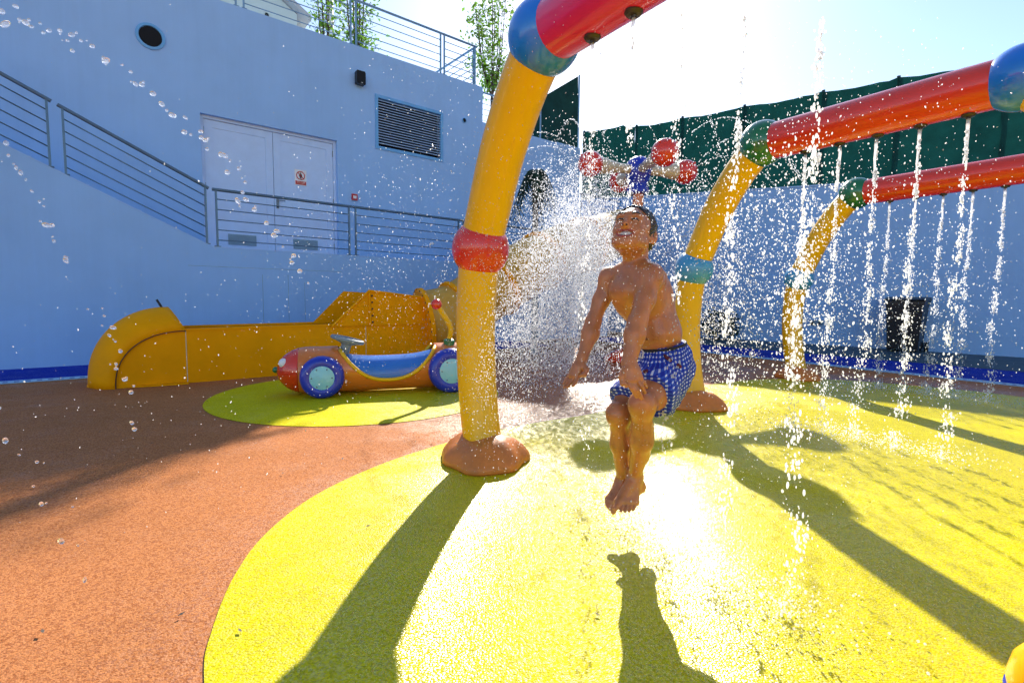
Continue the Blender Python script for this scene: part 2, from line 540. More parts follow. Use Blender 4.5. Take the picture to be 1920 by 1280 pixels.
# ---- left: stair wall (parapet) and platform
zt = 1.67
def wtop(t): return zt if t > 2.36 else zt + (2.36 - t) * .49
sw = thing('stair_wall', 'white stair wall coloured skylight blue with sloping parapet behind the yellow slide', 'wall', WL(2))
mb = MB()
poly = [WL(-5, 0, 0), WL(11.4, 0, 0), WL(11.4, 0, zt), WL(2.36, 0, zt), WL(-5, 0, wtop(-5))]
mb.prism(poly, LN * .2)
mb.build('wall', M['wall'], sw)
cp = MB()
for (a, b) in ((-5, 2.36), (2.36, 11.4)):
    cp.prism([WL(a, -.004, wtop(a)), WL(b, -.004, wtop(b)), WL(b, -.004, wtop(b) + .012), WL(a, -.004, wtop(a) + .012)], LN * .208)
cp.build('coping', M['wall2'], sw)
sm = MB()
for (u0, v0, u1, v1) in ((352, 497, 640, 510), (492, 515, 494, 605), (540, 515, 543, 605), (571, 530, 574, 600)):
    a, b = tz(u0, v0), tz(u1, v1)
    if abs(a[0] - b[0]) > .6:
        sm.box(WL(0), LD, LN, a[0], b[0], -.002, .01, (a[1] + b[1]) / 2 - .003, (a[1] + b[1]) / 2 + .003)
    else:
        sm.box(WL(0), LD, LN, a[0] - .003, a[0] + .003, -.002, .01, b[1], a[1])
sm.build('panel_joint', M['grille'], sw)
mb = MB()
mb.box(WL(0), LD, LN, 2.36, 11.4, .2, 1.0, 1.3, 1.60)
for k in range(26):
    t1 = 2.36 - k * .28
    mb.box(WL(0), LD, LN, t1 - .28, t1, .2, 1.0, max(0, 1.2 + k * .137), 1.60 + (k + 1) * .137)
tag(mb.build('stairs', M['wall2']), kind='structure')

# ---- left: building
BO = 1.0
bld = thing('building', 'tall white rendered building coloured skylight blue with white double door and louvred vent', 'building', WL(3, BO))
holes = []
dl, dr = tz(375, 212, BO)[0], tz(632, 262, BO)[0]
dz0, dz1 = 1.605, 3.90
holes.append((dl, dr, dz0, dz1))
l0, l1 = tz(706, 230, BO)[0], tz(828, 250, BO)[0]
lz0, lz1 = 3.93, 4.92
holes.append((l0, l1, lz0, lz1))
BT0, BT1, BZ = -9.0, 8.04, 5.75
mb = MB()
ts = sorted({BT0, BT1, *[h[0] for h in holes], *[h[1] for h in holes]})
for a, b in zip(ts[:-1], ts[1:]):
    hs = [h for h in holes if h[0] < (a + b) / 2 < h[1]]
    zs = [0.0]
    for h in hs: zs += [h[2], h[3]]
    zs.append(BZ)
    for k in range(0, len(zs), 2):
        mb.box(WL(0), LD, LN, a, b, BO, BO + .3, zs[k], zs[k + 1])
mb.box(WL(0), LD, LN, BT0, BT1 - .002, BO + .3, BO + 7, 0, BZ - .003)
mb.build('wall', M['wall'], bld)
# door
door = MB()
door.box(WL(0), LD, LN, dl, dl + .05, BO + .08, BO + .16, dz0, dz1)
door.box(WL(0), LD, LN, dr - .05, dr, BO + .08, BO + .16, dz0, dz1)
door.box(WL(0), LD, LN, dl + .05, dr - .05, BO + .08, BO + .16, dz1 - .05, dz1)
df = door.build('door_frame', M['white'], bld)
dm = (dl + dr) / 2
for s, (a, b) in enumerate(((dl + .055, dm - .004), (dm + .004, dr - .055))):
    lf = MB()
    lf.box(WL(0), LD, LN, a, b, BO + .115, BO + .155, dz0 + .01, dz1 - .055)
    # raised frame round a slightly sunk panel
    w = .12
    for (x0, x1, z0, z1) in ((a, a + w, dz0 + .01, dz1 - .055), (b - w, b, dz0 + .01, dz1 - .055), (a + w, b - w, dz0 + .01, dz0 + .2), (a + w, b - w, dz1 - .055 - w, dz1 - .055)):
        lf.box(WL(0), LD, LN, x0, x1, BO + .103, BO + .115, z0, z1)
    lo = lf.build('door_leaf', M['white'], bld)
    vg = MB()
    c = (a + b) / 2
    vg.box(WL(0), LD, LN, c - .22, c + .22, BO + .100, BO + .1145, dz0 + .22, dz0 + .40)
    for k in range(7):
        vg.box(WL(0), LD, LN, c - .21, c + .21, BO + .094, BO + .0995, dz0 + .235 + k * .022, dz0 + .245 + k * .022)
    vg.build('vent_grille', M['grille'], lo)
    for hz in (.25, 1.1, 2.0):
        h = MB(); hx = a - .004 if s == 0 else b + .004
        h.tube([WL(hx, BO + .098, dz0 + hz), WL(hx, BO + .098, dz0 + hz + .11)], .011, 8); h.build('hinge', M['greyp'], lo)
    if s == 1:
        h = MB()
        h.box(WL(0), LD, LN, a + .03, a + .075, BO + .09, BO + .1025, dz0 + .92, dz0 + 1.10)
        h.tube([WL(a + .05, BO + .09, dz0 + 1.06), WL(a + .05, BO + .05, dz0 + 1.06), WL(a + .17, BO + .05, dz0 + 1.06)], .009, 8)
        h.build('handle', M['greyp'], lo)
        h = MB()
        h.sphere(WL(a + .05, BO + .085, dz0 + .95), .018, 10)
        h.build('lock', M['dark'], lo)
# louvre
lb = MB()
lb.box(WL(0), LD, LN, l0, l1, BO + .2, BO + .24, lz0, lz1)
lv = lb.build('vent_backing', M['void'], bld)
fr = MB()
for (x0, x1, z0, z1) in ((l0 - .03, l0 + .03, lz0 - .03, lz1 + .03), (l1 - .03, l1 + .03, lz0 - .03, lz1 + .03), (l0 + .03, l1 - .03, lz0 - .03, lz0 + .03), (l0 + .03, l1 - .03, lz1 - .03, lz1 + .03)):
    fr.box(WL(0), LD, LN, x0, x1, BO - .02, BO + .05, z0, z1)
fr.build('vent_frame', M['blueframe'], bld)
ns = 18
sl = MB()
p = [WL(l0 + .03, BO + .0, 0), WL(l0 + .03, BO + .0, .014), WL(l0 + .03, BO + .06, .040), WL(l0 + .03, BO + .06, .034)]
sl.prism(p, LD * (l1 - l0 - .06))
s0_ = sl.build('slat', M['lou'], bld)
s0_.location.z = 0
for k in range(ns):
    zz = lz0 + .06 + (k + .5) * (lz1 - lz0 - .06) / ns
    o = s0_ if k == 0 else s0_.copy()
    if k:
        col.objects.link(o)
    o.location.z = zz
# round vents
def roundvent(u, v, r, name):
    t, z = tz(u, v, BO)
    m1 = MB()
    m1.lathe([(r, 0), (r, .02), (r * .8, .024), (r * .78, .006), (0, .006)], WL(t, BO + .001, z), -LN, 28)
    o = m1.build(name, M['blueframe'], bld, True, 40)
    m2 = MB()
    m2.lathe([(r * .77, 0), (r * .7, .004), (0, .005)], WL(t, BO - .0075, z), -LN, 24)
    for k in range(-5, 6):
        w = math.sqrt(max(0, (r * .74) ** 2 - (k * r * .13) ** 2))
        if w > .01:
            m2.box(WL(t, BO - .012, z), LD, -LN, -w, w, .0015, .004, k * r * .13 - .003, k * r * .13 + .003)
    m2.build('vent_mesh', M['void'], o)
roundvent(282, 69, .19, 'round_vent')
roundvent(870, 226, .055, 'round_vent')

# ---- railings
def railing(label, a, b, hgt, nb, m, group, r_top=.024, post=.018, foot=True, za=0.11):
    a, b = np.array(a, float), np.array(b, float)
    t = thing('railing', label, 'railing', a, group)
    d = b - a
    dh = np.array([d[0], d[1], 0]); dh /= np.linalg.norm(dh)
    nn = np.array([-dh[1], dh[0], 0])
    Z = np.array([0, 0, 1.0])
    tr = MB()
    tr.tube([a + Z * hgt - d / np.linalg.norm(d) * .05, b + Z * hgt + d / np.linalg.norm(d) * .05], r_top, 10)
    tr.build('top_rail', m, t, True, 50)
    for q in (a, b):
        pm = MB()
        pm.box(q, dh, nn, -post * .7, post * .7, -post, post, -.01, hgt - .005)
        po = pm.build('post', m, t)
        if foot:
            fm = MB()
            fm.box(q, dh, nn, -.04, .04, -.045, .045, .012, .02)
            fm.build('foot_plate', m, po)
    for k in range(nb):
        z = za + k * (hgt - .14 - za) / max(1, nb - 1)
        bm = MB()
        bm.tube([a + Z * z, b + Z * z], .0085, 6)
        bm.build('bar', m, t, True)
    return t
def wp(t, dz=.012): return WL(t, .1, wtop(t) + dz)
g1 = 'railings on the stair wall'
railing('grey steel stair railing panel rising out at the left edge', wp(-2.6), wp(.58), .86, 5, M['rail'], g1)
railing('long sloping grey steel railing panel on the stair parapet', wp(.73), wp(2.30), .86, 5, M['rail'], g1)
railing('level grey steel railing panel in front of the white double door', wp(2.44), wp(4.50), .86, 5, M['rail'], g1)
railing('grey steel railing panel below the louvred vent, beside the red box', wp(4.62), wp(6.80), .86, 5, M['rail'], g1)
railing('grey steel railing panel behind the nearest yellow arch leg', wp(6.92), wp(8.9), .86, 5, M['rail'], g1)
def rp(t, off=.06): return WL(t, BO + off, BZ)
g2 = 'railings along the roof edge'
tA = tz(657, 10, BO + .06)[0]; tB = tz(667, 10, BO + .06)[0]; tC = tz(826, 60, BO + .06)[0]; tD = tz(833, 62, BO + .06)[0]
tL = tz(442, 5, BO + .06)[0]
railing('roof edge railing panel at the top left before the pale house', rp(tL + .12), rp(tA), .86, 5, M['rail2'], g2)
railing('roof edge railing panel cut by the top edge of the photo far left', rp(tL - 3), rp(tL), .86, 5, M['rail2'], g2)
railing('long roof edge railing panel right of the first leafy young tree', rp(tB), rp(tC), .86, 5, M['rail2'], g2)
railing('short roof edge railing panel ending at the roof corner', rp(tD), rp(7.86), .86, 5, M['rail2'], g2)
railing('roof railing panel running back from the roof corner', rp(7.86, .12), rp(7.86, 3.6), .84, 5, M['rail2'], g2)

# fittings on the building front
t_, z_ = tz(672, 150, BO)
sp = thing('wall_speaker', 'black rounded wall speaker left above the louvred vent', 'speaker', WL(t_, BO, z_))
m1 = MB()
prof = [(-.075, -.12), (.075, -.12), (.09, -.10), (.09, .10), (.075, .125), (-.075, .125), (-.09, .10), (-.09, -.10)]
m1.prism([WL(t_ + x, BO - .14, z_ + z) for x, z in prof], LN * .10)
m1.build('cabinet', M['dark'], sp)
m1 = MB()
m1.prism([WL(t_ + x * .9, BO - .147, z_ + z * .92) for x, z in prof], LN * .006)
m1.build('front_grille', M['void'], sp)
m1 = MB()
m1.box(WL(t_, BO, z_), LD, LN, -.03, .03, -.04, 0, -.05, .05)
m1.build('bracket', M['dark'], sp)
m1 = MB()
m1.box(WL(t_, BO, z_), LD, LN, .0, .025, -.149, -.1475, -.10, -.088)
m1.build('badge', M['white2'], sp)
t_, z_ = tz(664, 370, BO)
ab = thing('alarm_box', 'small red square alarm box on the wall right of the door', 'alarm box', WL(t_, BO, z_))
m1 = MB(); m1.box(WL(t_, BO, z_), LD, LN, -.055, .055, -.04, 0, -.06, .06); m1.build('case', M['redp'], ab)
m1 = MB(); m1.box(WL(t_, BO, z_), LD, LN, -.032, .032, -.043, -.0405, -.03, .025); m1.build('push_plate', M['white2'], ab)
t_, z_ = tz(564, 333, BO + .1)
sg = thing('warning_sign', 'white no entry notice with red prohibition ring on the right door leaf', 'sign', WL(t_, BO + .1, z_))
so = BO + .1145
m1 = MB(); m1.box(WL(t_, so, z_), LD, LN, -.105, .105, -.006, 0, -.14, .14); m1.build('plate', M['white2'], sg)
m1 = MB()
ring = [WL(t_ + .072 * math.cos(a), so - .008, z_ + .035 + .072 * math.sin(a)) for a in np.linspace(0, 2 * math.pi, 25)]
m1.tube(ring, .008, 6, False)
m1.tube([WL(t_ - .05, so - .008, z_ + .085), WL(t_ + .05, so - .008, z_ - .015)], .007, 6)
m1.build('prohibition_ring', M['redp'], sg)
m1 = MB()
m1.sphere(WL(t_, so - .005, z_ + .078), .013, 10)
m1.prism([WL(t_ + x, so - .0095, z_ + z) for x, z in ((-.02, .062), (.02, .062), (.028, .02), (.014, .022), (.016, -.02), (.004, -.02), (0, .012), (-.004, -.02), (-.016, -.02), (-.014, .022), (-.028, .02))], LN * .003)
m1.build('figure_pictogram', M['dark'], sg)
m1 = MB(); m1.box(WL(t_, so, z_), LD, LN, -.095, .095, -.009, -.0065, -.13, -.065); m1.build('red_band', M['redp'], sg)
m1 = MB()
for zz in (-.085, -.108):
    m1.box(WL(t_, so, z_), LD, LN, -.07, .07, -.0105, -.0092, zz, zz + .006)
m1.build('band_line', M['cream'], sg)

# ---- back wall right of the building corner, stepped, with terrace
BK = 2.4
tk0, zk0 = tz(905, 229, BK); tk1, zk1 = tz(1045, 262, BK); tk2, zk2 = tz(1089, 275, BK)
bw = thing('terrace_wall', 'pale stepped terrace wall beyond the building corner behind the dark palm', 'wall', WL(tk0, BK))
mb = MB(); mb.box(WL(0), LD, LN, BT1 + .002, tk1, BK, BK + .3, 0, zk0); mb.build('tall_section', M['wall2'], bw)
mb = MB(); mb.box(WL(0), LD, LN, tk1 + .002, tk2, BK + .02, BK + .32, 0, zk2 - .05); mb.build('low_section', M['wall2'], bw)
mb = MB(); mb.box(WL(0), LD, LN, BT1 + .003, tk1, BK + .301, 16, 0, zk0 - .25); mb.build('terrace', M['wall2'], bw)
ta, _ = tz(894, 180, BK + .1); tb, zb = tz(937, 235, BK + .1)
railing('small terrace railing at the foot of the staked tree', WL(BT1 + .1, BK + .15, zk0), WL(tb, BK + .15, zk0), .82, 5, M['rail2'], g2)
# net panel standing on the back wall
nt_ = thing('shade_net', 'teal shade net panel behind the blue topped arch leg', 'shade net', WL(tk1, BK + .3), 'green shade nets')
ya = WL(tk1, BK + .9)[1]
def npl(u, v): return PL(u, v, WL(tk1, BK + .7), LD)
q = [npl(950, 262), npl(1084, 290), npl(1084, 143), npl(950, 222)]
mb = MB(); mb.prism(q, LN * .012); mb.build('net', M['net'], nt_)
for u, vt in ((1012, 180), (1083, 140)):
    mb = MB(); pb = npl(u, 300); pt = npl(u, vt)
    mb.tube([(pb[0], pb[1], pb[2] - .5), (pb[0], pb[1], pt[2])], .03, 8); mb.build('post', M['rail2'], nt_)

# ---- right wall with its net fence
rw = thing('boundary_wall', 'long white boundary wall coloured skylight blue on the right under the green net', 'wall', WR(0))
def rtop(t): return 3.50 - .078 * t
RT0 = -6.55
mb = MB()
mb.prism([WR(RT0, 0, 0), WR(10, 0, 0), WR(10, 0, rtop(10)), WR(RT0, 0, rtop(RT0))], RN * .25)
mb.build('wall', M['wall'], rw)
mb = MB()
mb.prism([WR(RT0, -.02, rtop(RT0)), WR(10, -.02, rtop(10)), WR(10, -.02, rtop(10) + .03), WR(RT0, -.02, rtop(RT0) + .03)], RN * .29)
mb.build('coping', M['wall2'], rw)
nf = thing('net_fence', 'tall dark green shade net fence on top of the right boundary wall', 'fence', WR(0, .12, 3.5), 'green shade nets')
def ntop(t): return 5.55 - .07 * t + (.12 if t < -5 else 0)
pts = []
tt = RT0
posts_t = []
for u, v in ((1092, 300), (1190, 290), (1276, 270), (1392, 250), (1540, 215), (1680, 200), (1884, 150)):
    q = PL(u, v, RW0 + RN * .12, RD)
    posts_t.append(float((q - RW0) @ RD))
while posts_t[-1] < 9: posts_t.append(posts_t[-1] + 1.55)
for i in range(len(posts_t) - 1):
    a, b = posts_t[i], posts_t[i + 1]
    n = 9
    mb = MB()
    vs, fs = [], []
    for k in range(n + 1):
        t = a + (b - a) * k / n
        sag = .05 * math.sin(math.pi * k / n) + rnd.uniform(-.012, .012)
        for j in range(7):
            z0, z1 = rtop(t) + .035, ntop(t) - sag
            bl = .06 * math.sin(math.pi * j / 6) * math.sin(math.pi * k / n) + rnd.uniform(-.022, .022)
            vs.append(WR(t, .12 + bl, z0 + (z1 - z0) * j / 6))
    for k in range(n):
        for j in range(6):
            fs.append((k * 7 + j, (k + 1) * 7 + j, (k + 1) * 7 + j + 1, k * 7 + j + 1))
    mb.add(vs, fs)
    mb.build('net_panel', M['net'], nf, True)
for t in posts_t:
    mb = MB(); mb.tube([WR(t, .18, rtop(t) - .1), WR(t, .18, ntop(t) + .05)], .035, 8); mb.build('post', M['netpost'], nf)
# raised landing with railing in the far corner
tl, zl = tz(1207, 386, .9)
tr_, _ = tz(1335, 410, .9)
lw = thing('landing_wall', 'low pale landing wall in the far corner behind the jumping boy', 'wall', WL(tl, .9))
mb = MB(); mb.box(WL(0), LD, LN, tl - .6, 11.4, .85, 1.05, 1.3, zl - .9); mb.build('wall', M['wall2'], lw)
railing('grey railing on the landing in the far corner beside the spinner', WL(tl, .95, zl - .9), WL(11.3, .95, zl - .9), .9, 5, M['rail'], g1)

# ---- wheelie bin
bp_ = G(1690, 661)
bn = thing('wheelie_bin', 'black wheelie bin standing against the right boundary wall', 'bin', bp_)
ex, ey = RD, -RN
bm = MB()
w0, w1, d0_, d1_, hh = .24, .29, .27, .36, .98
vs = []
for (w, d, z) in ((w0, d0_, .06), (w1, d1_, hh)):
    for x, y in ((-w, -d), (w, -d), (w, d), (-w, d)):
        vs.append(bp_ + ex * x + ey * (y - .3) + np.array([0, 0, z]))
bm.add(vs, [(3, 2, 1, 0), (4, 5, 6, 7), (0, 1, 5, 4), (1, 2, 6, 5), (2, 3, 7, 6), (3, 0, 4, 7)])
bm.box(bp_, ex, ey, -.305, .305, -.68, .07, .93, .985)
bm.build('tub', M['dark'], bn)
bm = MB()
bm.prism([bp_ + ex * -.32 + ey * y + np.array([0, 0, z]) for y, z in ((-.70, .99), (.09, .99), (.10, 1.02), (-.2, 1.07), (-.70, 1.06))], ex * .64)
bm.build('lid', M['dark'], bn)
for s in (-1, 1):
    bm = MB(); bm.lathe([(.04, -.03), (.1, -.03), (.1, .03), (.04, .03)], bp_ + ex * s * .30 + ey * (-.6) + np.array([0, 0, .1]), ex, 20); bm.build('wheel', M['dark'], bn, True, 40)
bm = MB(); bm.box(bp_, ex, ey, -.06, .06, -.02, .006, .58, .72); bm.build('badge', M['grille'], bn)
bm = MB(); bm.tube([bp_ + ex * -.25 + ey * -.74 + np.array([0, 0, .98]), bp_ + ex * .25 + ey * -.74 + np.array([0, 0, .98])], .018, 8); bm.build('handle', M['dark'], bn)
q = PL(1532, 604, RW0, RD)
tb_ = thing('tap_box', 'small dark tap fitting low on the boundary wall left of the bin', 'tap', q)
bm = MB(); bm.box(q, RD, -RN, -.13, .13, 0, .05, -.05, .05); bm.build('plate', M['grille'], tb_)
for s in (-.07, .07):
    bm = MB(); bm.tube([q + RD * s - RN * .05, q + RD * s - RN * .11, q + RD * s - RN * .11 - np.array([0, 0, .05])], .018, 8); bm.build('tap', M['dark'], tb_)

# ---- pale house and pole beyond the roof
HO = 9.0
tr2, zr2 = tz(557, 28, HO)
hs = thing('pale_house', 'pale house wall with a sloping gable beyond the roof railing', 'house', WL(tr2, HO, BZ))
mb = MB()
mb.prism([WL(tr2 - 7, HO, 5.0), WL(tr2, HO, 5.0), WL(tr2, HO, zr2), WL(tr2 - 3.5, HO, zr2 + 2.1), WL(tr2 - 7, HO, zr2)], LN * 6)
mb.build('wall', M['house'], hs)
for s in (0, 1):
    a = WL(tr2 + .35, HO - .3, zr2 - .21 + .03) if s == 0 else WL(tr2 - 7.35, HO - .3, zr2 - .21 + .03)
    b = WL(tr2 - 3.5, HO - .3, zr2 + 2.1 + .03)
    mb = MB(); mb.prism([a, b, b + np.array([0, 0, .14]), a + np.array([0, 0, .14])], LN * 6.6); mb.build('roof_slope', M['tile'], hs)
t_, z_ = tz(500, 29, HO)
mb = MB(); mb.lathe([(.05, 0), (.06, .03), (.035, .035), (.03, -.02), (0, -.02)], WL(t_, HO, z_), -LN, 14); mb.build('wall_pipe', M['dark'], hs, True, 40)
t_, z_ = tz(621, 75, 5)
lp = thing('lamp_post', 'white lamp post behind the first leafy tree on the roof terrace', 'post', WL(t_, 5, BZ))
mb = MB(); mb.tube([WL(t_, 5, BZ - .5), WL(t_, 5, BZ + 1.6), WL(t_, 5, BZ + 4.5)], [.075, .07, .05], 12); mb.build('pole', M['white2'], lp, True)
mb = MB(); mb.lathe([(.0, .0), (.10, .02), (.14, .16), (.05, .28), (0, .3)], WL(t_, 5, BZ + 4.5), (0, 0, 1), 16); mb.build('lantern', M['white2'], lp, True)

# ---- trees and plants
def leaf_faces(mb, c, size, n, spread, rg, flat=.5):
    for _ in range(n):
        p = np.array(c) + np.array([rg.gauss(0, spread), rg.gauss(0, spread), rg.gauss(0, spread * flat)])
        d = np.array([rg.gauss(0, 1), rg.gauss(0, 1), rg.gauss(-.4, .8)]); d /= np.linalg.norm(d)
        w = np.cross(d, np.array([rg.gauss(0, 1), rg.gauss(0, 1), rg.gauss(0, 1)])); w /= np.linalg.norm(w) + 1e-9
        l = size * rg.uniform(.6, 1.3)
        nn = np.cross(d, w) * l * .12
        mb.add([p, p + d * l * .45 + w * l * .27 + nn, p + d * l, p + d * l * .45 - w * l * .27 + nn], [(0, 1, 2), (0, 2, 3)])
LEAFN = 1
def young_tree(label, base, h, fork, nst, spread, leaf, nl, seed, lean=(0, 0), group='slender young trees on the terrace'):
    rg = random.Random(seed)
    t = thing('young_tree', label, 'tree', base, group)
    base = np.array(base, float)
    tr = MB(); cr = MB()
    fk = base + np.array([0, 0, fork])
    if fork > .05:
        tr.tube([base - np.array([0, 0, .3]), base + np.array([.01, 0, fork * .5]), fk], [.055, .05, .045], 8)
    for k in range(nst):
        a = 2 * math.pi * k / nst + rg.uniform(-.3, .3)
        r = spread * (rg.uniform(.25, 1.0) if k else .08)
        top = fk + np.array([math.cos(a) * r + lean[0], math.sin(a) * r * .8 + lean[1], (h - fork) * rg.uniform(.8, 1.05)])
        mid = fk + np.array([math.cos(a) * r * .62, math.sin(a) * r * .5, (h - fork) * .32])
        path = spline([fk, mid, top], 7)
        tr.tube(path, list(np.linspace(.026, .006, len(path))), 6)
        for q in path[3:]:
            for _ in range(3):
                an = rg.uniform(0, 6.28)
                ln = rg.uniform(.12, .45)
                e = q + np.array([math.cos(an) * ln, math.sin(an) * ln, rg.uniform(-.05, .28)])
                tr.tube([q, e], [.006, .003], 4)
                if rg.random() < .85:
                    leaf_faces(cr, q * .3 + e * .7, leaf * rg.uniform(.8, 1.3), int(nl * rg.uniform(.4, 2.2)), rg.uniform(.06, .16), rg, 1.0)
    tr.build('trunk', M['bark'], t, True)
    cr.build('crown', M['leaf'], t)
    return t
t_, z_ = tz(668, 60, 2.6)
young_tree('thin leafy young tree behind the roof railing left of the roof corner', WL(t_, 2.6, BZ), 3.6, .1, 6, .55, .085, 7, 3)
t_, z_ = tz(612, 60, 3.0)
young_tree('sparse young tree behind the roof railing beside the white lamp post', WL(t_, 3.0, BZ), 3.2, .1, 4, .45, .085, 7, 8)
tb2, zb2 = tz(922, 232, BK + 1.1)
young_tree('multi stemmed staked young tree right of the roof corner', WL(tb2, BK + 1.1, zk0 - .25), 4.4, 1.45, 8, .85, .10, 7, 5)
sk = thing('tree_stakes', 'timber stakes and crossbar propping the tree by the small railing', 'tree stake', WL(tb2, BK + 1.1, zk0 - .25))
for s in (-1, 1):
    mb = MB(); mb.tube([WL(tb2 + s * .45, BK + 1.0, zk0 - .3), WL(tb2 + s * .07, BK + 1.05, zk0 + .75)], .028, 8); mb.build('stake', M['timber'], sk)
mb = MB(); mb.box(WL(tb2, BK + .96, zk0), LD, LN, -.4, .4, -.015, .015, .18, .26); mb.build('crossbar', M['timber'], sk)

rg = random.Random(21)
pb = YP(1000, 430, 12.6); pb[2] = 1.6
pt = thing('drooping_palm', 'dark drooping palm behind the nearest yellow arch leg', 'palm', pb)
mb = MB(); mb.tube([pb, pb + np.array([.05, 0, 1.2]), pb + np.array([.02, .02, 2.35])], [.09, .075, .06], 8); mb.build('trunk', M['bark'], pt, True)
crown = pb + np.array([.02, .02, 2.4])
mb = MB()
for k in range(26):
    an = rg.uniform(0, 6.28); el = rg.uniform(-.2, 1.1)
    ln = rg.uniform(.65, 1.05)
    d = np.array([math.cos(an), math.sin(an), 0])
    path = [crown + d * ln * s * math.cos(el * .6) * .62 + np.array([0, 0, ln * (s * math.sin(el) * .7 - s * s * 1.25)]) for s in np.linspace(0, 1, 9)]
    for i in range(1, 9):
        tdir = path[i] - path[i - 1]; tdir /= np.linalg.norm(tdir)
        sd = np.cross(tdir, (0, 0, 1)); sd /= np.linalg.norm(sd) + 1e-9
        for s in (-1, 1):
            for j in (0, .5):
                p = path[i - 1] + (path[i] - path[i - 1]) * j
                e = p + sd * s * .20 + tdir * .12 + np.array([0, 0, -.12])
                w = tdir * .022
                mb.add([p - w, p + w, e], [(0, 1, 2)])
    mb.tube(path, list(np.linspace(.012, .004, 9)), 4)
mb.build('crown', M['leafd'], pt)
def shrub(label, c, r, n, seed, sz=.09, group=None):
    rg = random.Random(seed)
    t = thing('shrub', label, 'shrub', (c[0], c[1], c[2]), group)
    mb = MB()
    for k in range(7):
        a = rg.uniform(0, 6.28)
        mb.tube([c, c + np.array([math.cos(a) * r[0] * .7, math.sin(a) * r[1] * .7, r[2] * rg.uniform(.7, 1.6)])], [.012, .005], 5)
    mb.build('stem', M['bark'], t)
    mb = MB()
    for k in range(n):
        v = np.array([rg.gauss(0, 1), rg.gauss(0, 1), rg.gauss(0, 1)]); v /= np.linalg.norm(v)
        v *= rg.uniform(.35, 1) ** .5
        leaf_faces(mb, c + np.array([v[0] * r[0], v[1] * r[1], r[2] + v[2] * r[2]]), sz, 5, .06, rg, 1)
    mb.build('foliage', M['leafd'], t)
cb2 = YP(1045, 420, 12.3); cb2[2] = 1.65
shrub('dark bushy shrub on the platform behind the slide tube', cb2, (.55, .4, .38), 110, 31)
c2 = WR(-1.85, -.5); c2[2] = 0
shrub('low dark bush at the foot of the boundary wall between the far arches', c2, (.6, .35, .38), 120, 33)

# ---- dry leaf litter on the rubber
lm = MB()
for (u, v) in ((530, 886), (80, 1182), (187, 809), (388, 752), (505, 790), (340, 1150), (450, 1180), (690, 985), (285, 830), (1120, 1150)):
    c = G(u, v, .012); a = rnd.uniform(0, 3.1)
    d = np.array([math.cos(a), math.sin(a), .1]); w = np.array([-d[1], d[0], .25])
    s = .007
    lm.add([c - d * s * 1.6, c + w * s * .7, c + d * s * 1.6, c - w * s * .6], [(0, 1, 2), (0, 2, 3)])
o = lm.build('leaf_litter', M['brown'])
tag(o, 'few small dry leaf bits scattered on the coloured rubber ground', 'leaf litter', kind='stuff')

